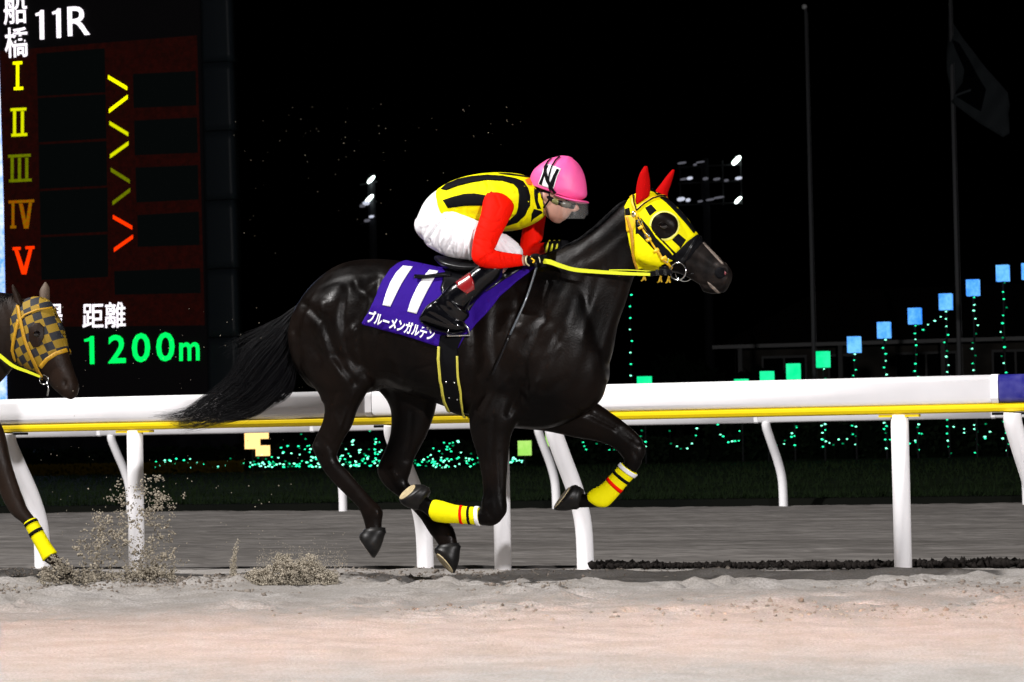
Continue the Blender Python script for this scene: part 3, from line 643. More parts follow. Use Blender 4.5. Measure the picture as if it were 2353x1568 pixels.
# breeches
mb = MB(); loft(mb, [t for t in torso[:4]], grow=.003, d0=.5, d1=.2)
for s in (NEAR, FAR):
    loft(mb, thigh(s), grow=.001, d0=.4, d1=.5)
br_ = fuse('breeches', mb, .0062, 8)
carve(br_, [([(1070, 520), (1066, 560), (1058, 594)], 1.8, -.005), ([(1056, 512), (1046, 550), (1038, 588)], 1.8, -.004), ([(1086, 525), (1080, 560), (1080, 598)], 1.8, .004), ([(1002, 520), (985, 545), (978, 560)], 2, -.005), ([(1014, 515), (1002, 545), (998, 572)], 1.8, .004), ([(1008, 470), (1014, 490), (1028, 505)], 3, -.006), ([(975, 480), (968, 510), (972, 540)], 3, .003), ([(1155, 552), (1180, 570)], 2, -.004), ([(1148, 560), (1165, 592)], 2, -.004), ([(1050, 500), (1040, 545), (1020, 580)], 2.5, -.006), ([(1030, 520), (1012, 560), (1010, 578)], 2.5, .004), ([(1062, 505), (1052, 550), (1046, 588)], 2.2, -.005), ([(1022, 500), (996, 530), (985, 560)], 3, -.006),
            ([(1005, 500), (1030, 505), (1060, 500)], 4, -.006), ([(1078, 515), (1072, 560), (1074, 596)], 2.4, -.005), ([(1150, 545), (1170, 575), (1195, 590)], 3, -.006), ([(1162, 540), (1190, 562)], 3, .005), ([(1040, 498), (1000, 512), (968, 520)], 3, .004), ([(1090, 530), (1084, 570), (1086, 598)], 2.2, -.005), ([(1020, 590), (1005, 560), (1012, 530)], 2.2, -.005), ([(1044, 590), (1032, 560), (1040, 530)], 2, -.005), ([(1000, 575), (985, 552)], 2.2, -.005), ([(990, 510), (975, 540)], 3, -.004)])
link('breeches', br_, M['white'], jk)
# shirt
mb = MB(); loft(mb, torso[2:], grow=.006, d0=.15, d1=.2)
loft(mb, [(1120, 425, 1180, 440, .07, -.10), (1118, 448, 1186, 466, .07, -.135), (1122, 470, 1182, 490, .058, -.15)], grow=.004)
loft(mb, [(1175, 420, 1225, 430, .06, .10), (1180, 445, 1235, 460, .06, .135)], grow=.004)
loft(mb, [(1205, 420, 1215, 515, .13), (1228, 424, 1240, 500, .10), (1244, 436, 1252, 488, .07)], grow=.004)
sh = fuse('shirt', mb, .0065, 8)
carve(sh, [([(1040, 430), (1050, 450), (1046, 480)], 2.5, -.004), ([(1062, 500), (1075, 512), (1090, 515)], 2.5, -.005), ([(1085, 490), (1100, 500), (1108, 515)], 2.5, -.004), ([(1115, 412), (1122, 430), (1118, 445)], 2, -.005), ([(1150, 404), (1170, 425), (1180, 440)], 3, .004), ([(1195, 480), (1185, 500), (1165, 515)], 2.5, -.005), ([(1225, 445), (1230, 470), (1224, 495)], 2.5, -.005), ([(1100, 420), (1105, 470), (1098, 520)], 4, -.004), ([(1120, 420), (1128, 440)], 3, -.004), ([(1190, 470), (1195, 520)], 4, -.006), ([(1205, 430), (1215, 470), (1210, 500)], 3, .005), ([(1060, 440), (1075, 500)], 4, .003)])
SH = link('shirt', sh, M['yel'], jk); sb = bvh_of(sh)
def sp_(name, pts, m, off=.003): return patch(name, [pts], sb, off, m, SH, step=5, thick=.003)
sp_('black_stripe', Z3((515, 408), (560, 366), (650, 328), (760, 306), (880, 296), (1000, 303), (1100, 322), (1160, 346), (1196, 398), (1214, 460), (1211, 535), (1180, 606), (1112, 668), (1020, 696), (975, 698), (982, 668), (1055, 645), (1104, 596), (1124, 540), (1128, 450), (1118, 405), (1085, 370), (1000, 344), (880, 337), (760, 356), (650, 384), (560, 418)), M['blk'])
sp_('black_stripe', Z3((532, 494), (600, 470), (700, 444), (780, 440), (875, 456), (885, 500), (872, 536), (780, 536), (700, 538), (572, 556)), M['blk'])
sp_('black_stripe', Z3((650, 640), (740, 650), (800, 655), (800, 702), (720, 680)), M['blk'])
sp_('black_stripe', Z3((960, 282), (1050, 284), (1190, 305), (1210, 318), (1120, 306), (1000, 292)), M['blk'])
sp_('black_stripe', Z3((1245, 560), (1300, 575), (1310, 590), (1235, 640), (1222, 660), (1225, 600)), M['blk'])
sp_('collar', Z3((1170, 335), (1222, 318), (1228, 380), (1195, 375)), mat('orange_collar', (.70, .12, .0), .6))
sp_('collar', Z3((1245, 400), (1275, 420), (1275, 500), (1300, 560), (1270, 560), (1250, 480)), M['blk'])
for an in (arm_near(), arm_far):
    mb = MB(); loft(mb, an, grow=.003, d0=.5, d1=.1); s_ = fuse('sleeve', mb, .006, 5)
    carve(s_, [([(1108, 500), (1130, 512), (1150, 508)], 2.5, -.004), ([(1100, 522), (1125, 535), (1145, 530)], 2.5, -.0045), ([(1094, 548), (1118, 556)], 2.5, -.004), ([(1104, 600), (1122, 585), (1135, 580)], 2.5, -.005), ([(1150, 582), (1156, 612)], 2, -.0035), ([(1178, 586), (1180, 610)], 2, -.003), ([(1140, 450), (1150, 475), (1140, 495)], 3, -.003), ([(1092, 560), (1115, 575), (1128, 585)], 3, -.004), ([(1098, 530), (1130, 560)], 3, .004), ([(1120, 590), (1110, 612)], 3, -.004), ([(1160, 590), (1165, 612)], 2, -.002)])
    link('sleeve', s_, M['red'], jk)
# gloves
for cx, cy, v, s in ((1232, 600, -.15, 1), (1282, 566, .055, -1)):
    mb = MB(); hand(mb, cx, cy, v, s); m_ = fuse('glove', mb, .0042, 1); V = coords(m_)+normals(m_)*.0025; m_.vertices.foreach_set('co', V.ravel())
    link('glove', m_, M['blk'], jk)
mb = MB(); loft(mb, [(1201, 611, 1199, 586, .032, -.185), (1207, 611, 1205, 587, .033, -.18)], sub=2, d0=.1, d1=.1); mb.build('wrist', M['skin'], jk, True)
def cuff(pts, v, m, r=.0045):
    MB().tube([atY(p[0], p[1], HY+v+p[2]) for p in catmull(pts, 4)], r, 8).build('glove_strap', m, jk, True)
lime = mat('pale_glove_trim', (.55, .52, .30), .5)
cuff([(1211, 588, -.02), (1208, 596, -.042), (1210, 606, -.04), (1216, 611, -.02)], -.16, lime)
cuff([(1219, 590, -.03), (1232, 587, -.036), (1239, 593, -.038), (1241, 604, -.036)], -.155, lime, .003)
cuff([(1221, 594, -.040), (1228, 600, -.043), (1224, 604, -.041)], -.155, M['yelo'], .004)
for k in range(3):
    x = 1256+k*11
    cuff([(x+7, 554, 0), (x+3, 562, -.036), (x, 572, -.036), (x-2, 579, -.01)], .06, mat('lime_glove_trim', (.62, .60, .02), .5), .0062)
# boots
for s in (NEAR, FAR):
    mb = MB(); loft(mb, shin(s), grow=.006, d0=.3, d1=.3); loft(mb, foot(s), grow=.003)
    loft(mb, [(988, 700, 1006, 745, .044, s*.288), (1000, 690, 1060, 742, .05, s*.286), (1020, 672, 1078, 728, .055, s*.28)])
    b_ = fuse('boot', mb, .0075, 4); bt = link('boot', b_, M['patent'], jk)
    carve(b_, [([(1000, 700), (1040, 730)], 4, -.006), ([(1030, 690), (1060, 715)], 4, .006), ([(985, 720), (1030, 745)], 4, -.005)])
    if s == NEAR:
        bb = bvh_of(b_); patch('boot_top', [Z3((598, 1108), (640, 1062), (690, 1036), (745, 1062), (775, 1135), (778, 1190), (720, 1228), (650, 1180), (640, 1150))], bb, .004, M['boottop'], bt, step=4)
    mb = MB(); loft(mb, [(970, 738, 970, 742, .03, s*.29), (1000, 755, 1002, 760, .043, s*.29), (1040, 764, 1040, 768, .043, s*.288), (1068, 760, 1068, 765, .03, s*.28)], sub=3, n=16); mb.build('boot_sole', M['leath'], bt, True)
# helmet
mb = MB()
loft(mb, [(1220, 424, 1330, 462, .098), (1219.5, 414, 1346, 452, .106), (1222, 402, 1347, 434, .108), (1229, 390, 1344, 412, .105), (1243, 378, 1338, 393, .093), (1262, 366, 1328, 376, .072), (1284, 360, 1316, 365, .040)], d0=.05, d1=.25, n=40, sub=5)
hel = mb.build('helmet', M['pink'], jk, True)
carve(hel.data, [([(1306, 360), (1296, 385), (1290, 410)], 2.2, .004)])
hl = bvh_of(hel.data)
# peak
mb = MB(); loft(mb, [(1286, 448, 1289, 455, .100), (1312, 456, 1312, 464, .098), (1332, 460, 1333, 468, .080), (1347, 462, 1347, 468, .045), (1351, 464, 1351, 467.5, .02)], d0=.1, d1=.3, n=30)
mb.build('peak', M['pink'], hel, True)
Z5 = lambda *pts: [(p[0]/8.53+1177.6, p[1]/8.53+344.7) for p in pts]
def hh(name, pts, m, off): return patch(name, [pts], hl, off, m, hel, step=3, thick=.0015)
hh('number_card', Z5((640, 280), (780, 305), (950, 372), (880, 520), (810, 755), (700, 745), (505, 680), (580, 470)), M['whitep'], .002)
hh('number', Z5((632, 385), (665, 330), (715, 300), (640, 480), (580, 690), (520, 668), (590, 500)), M['blk'], .0035)
hh('number', Z5((868, 372), (922, 392), (860, 530), (800, 745), (738, 650), (800, 500)), M['blk'], .0035)
hh('goggle_strap', stroke(Z5((775, 168), (700, 240), (650, 340), (650, 450), (690, 600), (770, 750), (850, 850)), [1.5, 3, 5.5, 7.5, 7, 6, 5]), M['blk'], .006)
hh('goggle_strap', stroke(Z5((930, 140), (850, 210), (770, 340), (730, 480), (710, 620), (730, 740), (760, 850)), 3), M['blk'], .006)
# goggles
gg = MB(); loft(gg, [(1258, 445, 1262, 458, .080), (1275, 448, 1276, 472, .083), (1295, 456, 1293, 480, .076), (1312, 462, 1308, 482, .058), (1322, 466, 1318, 482, .035)], sub=3); gog = gg.build('goggles', M['leath'], jk, True)
gbv = bvh_of(gog.data)
patch('lens', [[(1276+7.5*math.cos(k*.5), 464+8*math.sin(k*.5)) for k in range(12)]], gbv, .004, M['lens'], gog, step=3)
patch('lens', [[(1300+12*math.cos(k*.5), 470+8*math.sin(k*.5)) for k in range(12)]], gbv, .003, mat('smoky_lens', (.10, .09, .07), .2), gog, step=3)
patch('chin_strap', [stroke([(1243, 430), (1246, 460), (1256, 478), (1262, 505)], 4)], jb, .004, mat('brown_strap', (.06, .02, .015), .5), hel, step=3)
patch('chin_strap', [stroke([(1262, 440), (1262, 460), (1250, 478)], 4)], jb, .004, M['blk'], hel, step=3)
patch('hair', [[(1221, 426), (1244, 432), (1262, 440), (1262, 446), (1240, 441), (1236, 452), (1228, 446)]], jb, .004, M['hair'], jk, step=3)
# clear face shield hung from the peak
V = []; Fc = []; n = 22
for j in range(5):
    t = j/4
    for k in range(n+1):
        a = -1+2*k/n; an = a*math.pi*.46
        edge = 503-.0*t; px = 1284+(66-abs(a)**2*0)*math.cos(an)*(1+.03*t); top = 461+5*math.cos(an); bot = (503 if abs(a) > .28 else 495)
        V.append(atY(px, top+(bot-top)*t, HY+.098*math.sin(an)))
for j in range(4):
    for k in range(n): Fc.append((j*(n+1)+k, j*(n+1)+k+1, (j+1)*(n+1)+k+1, (j+1)*(n+1)+k))
vs = link('face_shield', mesh('face_shield', V, Fc), M['visor'], hel); sm = vs.modifiers.new('s', 'SOLIDIFY'); sm.thickness = .0012
# reins from the near hand to the bit, and the whip
def rein(pts, wd, m, parent, name='rein', th=.0025):
    C = catmull([list(p) for p in pts], 6); V = []; Fc = []
    P = [atY(c[0], c[1], HY+c[2]) for c in C]; n = len(P)
    for i, p in enumerate(P):
        t = P[min(i+1, n-1)]-P[max(i-1, 0)]; t /= np.linalg.norm(t); u = np.array([-t[2], 0, t[0]]); wv = (wd[0]+(wd[1]-wd[0])*i/(n-1))/2
        for a, b in ((-1, -1), (1, -1), (1, 1), (-1, 1)): V.append(p+u*wv*a+np.array([0, 1, 0])*th*b)
    for i in range(n-1):
        for k in range(4): Fc.append((i*4+k, i*4+(k+1) % 4, (i+1)*4+(k+1) % 4, (i+1)*4+k))
    Fc += [(0, 1, 2, 3), (4*n-1, 4*n-2, 4*n-3, 4*n-4)]
    return link(name, mesh(name, V, Fc), m, parent, False)
rm = mat('yellow_rein_rubber', (.62, .66, .01), .5, bump=(250, .4, .002))
rein([(1238, 600, -.17), (1262, 602, -.17), (1285, 610, -.165), (1320, 620, -.155), (1375, 625, -.145), (1440, 629, -.14), (1494, 631, -.13)], (.027, .015), rm, horse)
rein([(1300, 566, .06), (1330, 600, .11), (1400, 618, .12), (1470, 624, .12), (1540, 624, .10)], (.02, .014), rm, horse)
rein([(1400, 621, -.12), (1450, 621, -.12), (1510, 625, -.115)], (.006, .004), rm, horse)
rein([(1488, 630, -.12), (1515, 627, -.115), (1545, 625, -.11)], (.026, .022), M['leath'], horse, 'rein_end')
for q in ((1510, 627), (1528, 626)):
    rein([(q[0]-3, q[1], -.125), (q[0]+3, q[1]-1, -.125)], (.030, .030), M['steel'], horse, 'buckle')
for q in ((1478, 636), (1515, 640), (1534, 641)):
    rein([(q[0]+4, q[1]-6, -.11), (q[0], q[1]+6, -.11), (q[0]-5, q[1]+10, -.10)], (.011, .007), mat('amber_strap_end', (.40, .24, .0), .6), horse, 'strap_end', .004)
    rein([(q[0]+2, q[1]-3, -.11), (q[0]+6, q[1]+9, -.11)], (.009, .006), mat('amber_strap_end', (.40, .24, .0), .6), horse, 'strap_end', .004)
whip = empty('riding_whip', atY(1232, 612, HY-.1), 'long thin black whip held downwards in the jockey\'s near hand', 'whip')
C = [atY(a, b, HY+v) for a, b, v in ((1226, 590, -.17), (1233, 615, -.19), (1208, 690, -.24), (1172, 770, -.28), (1132, 862, -.31))]
MB().tube(C[:2], .010, 10).build('handle', M['leath'], whip, True)
MB().tube(catmull(C[1:4], 5), [.006]*11, 8).build('shaft', mat('grey_whip', (.05, .06, .07), .3, coat=.6), whip, True)
MB().tube(catmull(C[3:], 5), [.0055]*6, 8).build('flap', M['leath'], whip, True)

# ================================================================== the horse entering at the left edge
base2 = atY(-250, 1340, HY); base2[2] = 0
h2 = empty('racehorse', base2, 'dark bay racehorse in a black and gold chequered hood at the left edge', 'horse')
mb = MB()
loft(mb, [(-820, 780, -818, 840, .10), (-800, 735, -790, 890, .18), (-750, 680, -735, 930, .23), (-690, 650, -670, 940, .26), (-620, 645, -610, 940, .27), (-520, 655, -510, 960, .29), (-420, 660, -410, 985, .28), (-340, 650, -330, 1010, .25),
          (-270, 640, -250, 1020, .22), (-200, 640, -160, 1010, .19), (-150, 670, -100, 980, .15), (-110, 760, -70, 930, .10)], se=.92)
loft(mb, [(-280, 650, -170, 960, .16), (-200, 645, -110, 930, .145), (-120, 655, -50, 910, .12), (-50, 664, -6, 885, .10), (0, 672, 26, 850, .088), (35, 678, 55, 820, .08)])
loft(mb, [(40, 690, 30, 790, .06), (66, 684, 32, 815, .09), (90, 682, 48, 840, .105), (112, 692, 66, 853, .108), (128, 722, 84, 862, .10), (143, 755, 98, 868, .085), (154, 800, 108, 877, .070), (163, 835, 118, 887, .060), (173, 862, 130, 900, .056), (180, 886, 148, 914, .052), (176, 905, 160, 918, .040)], d0=.3, d1=.4)
for sg in (-1, 1):
    loft(mb, [(80, 745, 74, 780, .022, sg*.088), (92, 750, 84, 792, .026, sg*.088)])
    loft(mb, [(156, 872, 142, 895, .018, sg*.035), (168, 876, 154, 900, .02, sg*.035)])
limb(mb, [(-90, 850, -200, 930, .10, -.10), (-30, 930, -120, 1010, .085, -.12), (6, 985, -60, 1040, .068, -.12), (24, 1060, -12, 1105, .05, -.12), (45, 1125, 8, 1150, .046, -.12), (60, 1165, 30, 1185, .045, -.12), (78, 1190, 56, 1206, .038, -.12), (100, 1225, 78, 1245, .028, -.12), (126, 1268, 98, 1285, .036, -.12), (142, 1290, 120, 1303, .030, -.12), (152, 1303, 128, 1318, .036, -.12)])
limb(mb, [(-100, 880, -220, 950, .10, .10), (-120, 1000, -200, 1010, .08, .12), (-130, 1080, -190, 1080, .05, .12), (-130, 1120, -185, 1130, .045, .12), (-160, 1150, -180, 1165, .035, .12), (-230, 1150, -232, 1185, .027, .12), (-260, 1140, -265, 1180, .033, .12), (-285, 1120, -300, 1155, .032, .12)])
for v, dx in ((-.15, 0), (.13, 130)):
    limb(mb, [(-810+dx, 820, -650+dx, 850, .12, v), (-770+dx, 900, -660+dx, 930, .10, v), (-760+dx, 990, -690+dx, 1000, .06, v), (-775+dx, 1050, -715+dx, 1060, .045, v), (-750+dx, 1120, -715+dx, 1100, .03, v), (-690+dx, 1180, -660+dx, 1160, .028, v), (-665+dx, 1215, -625+dx, 1195, .036, v), (-650+dx, 1240, -615+dx, 1235, .032, v)])
h2m = fuse('body', mb, .013, 6)
carve(h2m, [([(149, 878), (150, 886)], 5, -.016), ([(20, 1080), (40, 1140)], 5, -.004), ([(0, 700), (20, 760), (10, 820)], 12, -.01), ([(128, 900), (145, 905)], 2.5, -.006)])
B2 = link('body', h2m, M['coat2'], h2); b2 = bvh_of(h2m)
for cor, sol, v in (((152, 1300, 126, 1318), (168, 1322, 118, 1334), -.12), ((-283, 1112, -303, 1158), (-296, 1108, -335, 1140), .12), ((-652, 1234, -612, 1236), (-668, 1250, -628, 1300), -.15), ((-522, 1234, -482, 1236), (-538, 1250, -498, 1300), .13)):
    hoof('hoof', cor, sol, v, HY, h2, M['soled'])
bands(h2, [(81, 1190, 57, 1206, .040), (100, 1222, 74, 1240, .035), (116, 1250, 90, 1268, .038), (129, 1268, 100, 1290, .040)], -.12, HY, [(0, 1, M['yel'], 0, 'leg_bandage'), (0.03, .10, M['blk'], .002, 'stripe'), (.22, .31, M['blk'], .002, 'stripe')])
def ZH(*pts): return [(p[0]/3.412, p[1]/3.412+459.6) for p in pts]
hp2 = ZH((85, 930), (120, 850), (170, 800), (240, 765), (350, 765), (440, 880), (505, 1030), (535, 1180), (420, 1200), (330, 1290), (300, 1345), (210, 1320), (150, 1290), (100, 1180), (86, 1050))
chk = bpy.data.materials.new('chequered_cloth'); chk.use_nodes = True; t = chk.node_tree; tc = t.nodes.new('ShaderNodeTexCoord'); mp = t.nodes.new('ShaderNodeMapping'); ck = t.nodes.new('ShaderNodeTexChecker')
mp.inputs['Rotation'].default_value = (0, math.radians(22), 0); mp.inputs['Location'].default_value = (.01, .013, .02)
ck.inputs['Color1'].default_value = (.25, .15, .001, 1); ck.inputs['Color2'].default_value = (.008, .009, .014, 1); ck.inputs['Scale'].default_value = 22.0
t.links.new(tc.outputs['Object'], mp.inputs[0])
sx_ = t.nodes.new('ShaderNodeSeparateXYZ'); cx_ = t.nodes.new('ShaderNodeCombineXYZ'); t.links.new(mp.outputs[0], sx_.inputs[0]); t.links.new(sx_.outputs[0], cx_.inputs[0]); t.links.new(sx_.outputs[2], cx_.inputs[1]); cx_.inputs[2].default_value = .01
t.links.new(cx_.outputs[0], ck.inputs['Vector']); t.links.new(ck.outputs[0], t.nodes['Principled BSDF'].inputs['Base Color']); t.nodes['Principled BSDF'].inputs['Roughness'].default_value = .75
hd2 = shell('hood', h2m, hp2, .003, chk, h2); patch('side_panel', [hp2], b2, .005, chk, hd2, step=5)
patch('eye_opening', [ZH((228, 1010), (260, 970), (310, 965), (345, 1000), (345, 1080), (310, 1150), (265, 1160), (232, 1100))], b2, .007, M['coat2'], hd2)
p, nn = hit(b2, *ZH((288, 1050))[0], HY)
for y in (p.y, 2*HY-p.y): MB().sphere((p.x, y, p.z), .02, 16).build('eye', M['eye'], h2, True)
ear('ear', [(58, 706, 34, 690), (50, 690, 32, 678), (42, 672, 28, 668), (32, 655, 27, 655)], -.05, -.07, M['coat2'], h2)
ear('ear', [(112, 688, 94, 688), (113, 672, 92, 672), (112, 659, 95, 662), (106, 649, 102, 650)], .05, .06, mat('grey_brown_ear', (.09, .06, .04), .7), h2)
M['yelo2'] = mat('amber_webbing', (.42, .22, .0), .6)
br2 = patch('bridle', [stroke(ZH((145, 830), (165, 940), (200, 1100), (240, 1200), (300, 1330), (335, 1385)), 7)], b2, .012, M['yelo2'], h2)
for pl, wd in ((ZH((160, 945), (200, 905), (290, 868), (400, 852)), 4), (ZH((150, 940), (120, 1080), (105, 1180), (125, 1260)), 6), (ZH((320, 1310), (370, 1250), (440, 1205), (515, 1180)), 9), (ZH((290, 1370), (300, 1440)), 6)):
    patch('strap', [stroke(pl, wd)], b2, .011, M['yelo2'], br2)
p, nn = hit(b2, *ZH((355, 1412))[0], HY); torus((p.x, p.y-.02, p.z), .026, .003, 'bit_ring', M['steel'], br2)
MB().tube([(p.x+.02, p.y-.02, p.z-.01), (p.x+.028, p.y-.02, p.z-.05), (p.x+.015, p.y-.01, p.z-.09)], .005, 8).build('bit_cheek', M['steel'], br2, True)
rein([(-260, 640, -.16), (-120, 730, -.15), (-40, 790, -.14), (0, 818, -.14), (30, 841, -.14), (65, 855, -.13), (92, 866, -.12)], (.03, .012), rm, h2)
m2 = []
for _ in range(700):
    t = nr.random(); x = -230+t*265; y = 646+t*34; L = nr.uniform(20, 45); dr = nr.uniform(-.02, .10)
    m2.append([atY(x-L*s, y+L*(.6*s*s)-3+3*s, HY+nr.normal(0, .004)-dr*s) for s in (0, .33, .66, 1)])
hairs('mane', m2, h2)
t2 = [[atY(-815-s*250+nr.normal(0, 12)*s+u*8, 770+120*s*s+u*50*s, HY+nr.normal(0, .03)*s) for s in (0, .25, .5, .75, 1)] for u in np.linspace(-1, 1, 600)]
hairs('tail', t2, h2)

# ================================================================== ground
def vnoise(X, Y, sc, seed):
    g = np.random.default_rng(seed).random((256, 256)); x = X*sc+1000; y = Y*sc+1000
    xi = np.floor(x).astype(int); yi = np.floor(y).astype(int); fx = x-xi; fy = y-yi; fx = fx*fx*(3-2*fx); fy = fy*fy*(3-2*fy)
    a = g[xi % 256, yi % 256]; b = g[(xi+1) % 256, yi % 256]; c = g[xi % 256, (yi+1) % 256]; d = g[(xi+1) % 256, (yi+1) % 256]
    return (a*(1-fx)+b*fx)*(1-fy)+(c*(1-fx)+d*fx)*fy-.5
def sheet(name, x0, x1, y0, y1, st, fn, m, sty=None):
    xs = np.arange(x0, x1+1e-6, st); ys = np.arange(y0, y1+1e-6, sty or st); X, Y = np.meshgrid(xs, ys); Z = fn(X, Y)
    V = np.stack([X.ravel(), Y.ravel(), Z.ravel()], 1); nx = len(xs); ny = len(ys)
    i = (np.arange(ny-1)[:, None]*nx+np.arange(nx-1)[None]).ravel(); Fq = np.stack([i, i+1, i+1+nx, i+nx], 1)
    me = bpy.data.meshes.new(name); me.vertices.add(len(V)); me.vertices.foreach_set('co', V.ravel())
    me.loops.add(Fq.size); me.loops.foreach_set('vertex_index', Fq.ravel()); me.polygons.add(len(Fq)); me.polygons.foreach_set('loop_start', np.arange(0, Fq.size, 4)); me.update(calc_edges=True)
    return link(name, me, m)
def sandmat(name, c1, c2, c3, sx=1.0, fine=90, bs=.5):
    m = bpy.data.materials.new(name); m.use_nodes = True; t = m.node_tree; b = t.nodes['Principled BSDF']; b.inputs['Roughness'].default_value = .95; b.inputs['Specular IOR Level'].default_value = .15
    tc = t.nodes.new('ShaderNodeTexCoord'); mp = t.nodes.new('ShaderNodeMapping'); mp.inputs['Scale'].default_value = (sx, 1, 1); t.links.new(tc.outputs['Object'], mp.inputs[0])
    n1 = t.nodes.new('ShaderNodeTexNoise'); n1.inputs['Scale'].default_value = 3.0; n1.inputs['Detail'].default_value = 8; n1.inputs['Roughness'].default_value = .7
    n2 = t.nodes.new('ShaderNodeTexNoise'); n2.inputs['Scale'].default_value = fine; n2.inputs['Detail'].default_value = 3
    for n in (n1, n2): t.links.new(mp.outputs[0], n.inputs['Vector'])
    r = t.nodes.new('ShaderNodeValToRGB'); r.color_ramp.elements[0].color = (*c1, 1); r.color_ramp.elements[1].color = (*c2, 1); r.color_ramp.elements[0].position = .36; r.color_ramp.elements[1].position = .60
    t.links.new(n1.outputs[0], r.inputs[0])
    r2 = t.nodes.new('ShaderNodeValToRGB'); r2.color_ramp.elements[0].color = (0, 0, 0, 1); r2.color_ramp.elements[1].color = (1, 1, 1, 1); r2.color_ramp.elements[0].position = .40; r2.color_ramp.elements[1].position = .62
    t.links.new(n2.outputs[0], r2.inputs[0])
    mx = t.nodes.new('ShaderNodeMix'); mx.data_type = 'RGBA'; mx.inputs[7].default_value = (*c3, 1); t.links.new(r.outputs[0], mx.inputs[6])
    ml = t.nodes.new('ShaderNodeMath'); ml.operation = 'MULTIPLY'; ml.inputs[1].default_value = .55; t.links.new(r2.outputs[0], ml.inputs[0]); t.links.new(ml.outputs[0], mx.inputs[0])
    t.links.new(mx.outputs[2], b.inputs['Base Color'])
    bp = t.nodes.new('ShaderNodeBump'); bp.inputs['Strength'].default_value = bs; bp.inputs['Distance'].default_value = .012; t.links.new(n2.outputs[0], bp.inputs['Height']); t.links.new(bp.outputs[0], b.inputs['Normal']); return m
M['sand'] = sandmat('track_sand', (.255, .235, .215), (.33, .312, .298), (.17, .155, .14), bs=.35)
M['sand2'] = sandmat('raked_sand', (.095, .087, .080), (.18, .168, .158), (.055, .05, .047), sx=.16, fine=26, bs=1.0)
M['ground'] = mat('dark_soil', (.003, .0035, .003), .95, spec=.02, noise=(.6, (.006, .0065, .005), 5))
M['grass'] = mat('night_grass', (.0035, .0065, .003), .95, spec=.03, noise=(2.5, (.009, .014, .006), 8), bump=(9, .6, .05))
_hp = [(nr.uniform(-9, 6.5), nr.choice([-1.3, -2.0, -2.9, -1.1])+nr.normal(0, .35), nr.uniform(.05, .085), nr.uniform(.015, .038)) for _ in range(420)]
def zt(X, Y):
    z = .035*vnoise(X, Y, 1.1, 1)+.022*vnoise(X, Y, 3.3, 2)+.014*vnoise(X*.8, Y, 9, 3)+.010*vnoise(X, Y, 21, 4)
    ch = np.clip(vnoise(X*.8, Y*1.2, 1.7, 5)*2.6, 0, 1)*np.exp(-((Y+1.6)/1.2)**2)
    z = z*np.clip(1-(-Y-2.6)/3.0*.6, .4, 1)+ch*(.06*np.abs(vnoise(X, Y, 6, 6))+.05*np.abs(vnoise(X, Y, 14, 7))); z = z*np.clip((-Y+.25)/1.0, .35, 1)
    z = z+.030*np.exp(-((Y+.34+.05*vnoise(X, Y*0, 1.5, 8))/.16)**2)*(1+.8*vnoise(X, Y, 4, 9))
    for i in range(len(_hp)):
        a, b, s, dp = _hp[i]; m_ = (abs(X-a) < .3) & (abs(Y-b) < .3)
        if m_.any(): r = np.hypot((X[m_]-a)/1.25, Y[m_]-b)/s; z[m_] += -dp*np.exp(-(r*1.2)**2)+dp*.55*np.exp(-((r-1.5)/.45)**2)
    return z-.012
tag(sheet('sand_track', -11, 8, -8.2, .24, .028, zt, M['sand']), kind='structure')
def zf(X, Y):
    z = .007*np.sin(Y*2*math.pi/.28+2*vnoise(X*.2, Y, 1.5, 31))*(.6+vnoise(X*.15, Y, 1.1, 32))+.016*vnoise(X*.25, Y, 2.6, 11)+.010*vnoise(X*.8, Y, 7, 12)+.007*vnoise(X, Y, 15, 14)
    z -= .045*np.exp(-((Y-1.95-.05*vnoise(X, Y*0, 1.2, 13))/.10)**2)
    for yy in (3.3, 5.1, 6.2): z -= .02*np.exp(-((Y-yy)/.10)**2)
    return z-.02
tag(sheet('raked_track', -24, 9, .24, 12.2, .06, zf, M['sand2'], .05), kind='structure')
tag(MB().box((-90, -45, -.15), (70, 11.9, -.086)).build('sand_bed', M['sand'] ), kind='structure')
me = MB().box((-400, -60, -.8), (400, 900, -.152)).build('ground', M['ground']); tag(me, kind='structure')
def zg(X, Y): return .05*vnoise(X, Y, .9, 15)+.03*vnoise(X, Y, 4, 16)+.035
tag(sheet('infield_grass', -70, 45, 12.05, 56, .35, zg, M['grass'], .2), kind='structure')
mb = MB(); mb.extr([(11.85, -.08), (12.06, -.08), (12.06, .06), (11.93, .05)], -70, 45); tag(mb.build('turf_edge', M['ground']), kind='structure')
# grass blades standing along the turf edge and over the field: uncountable
V = []; Fc = []
for i in range(26000):
    y = 12.0+(nr.random()**2.2)*26; x = nr.uniform(-26-.35*y, 6+.1*y); h = nr.uniform(.04, .11); a = nr.uniform(0, 3.14); dx, dy = .008*math.cos(a)*(1+y/20), .008*math.sin(a); l = nr.normal(0, .03)
    k = len(V); V += [(x-dx, y-dy, .02), (x+dx, y+dy, .02), (x+l, y, .03+h)]; Fc.append((k, k+1, k+2))
g = link('grass', mesh('grass', V, Fc), mat('grass_blades', (.006, .011, .004), .9, spec=.04), None, False)
tag(g, 'short dark green turf beyond the far rail', 'grass', kind='stuff')

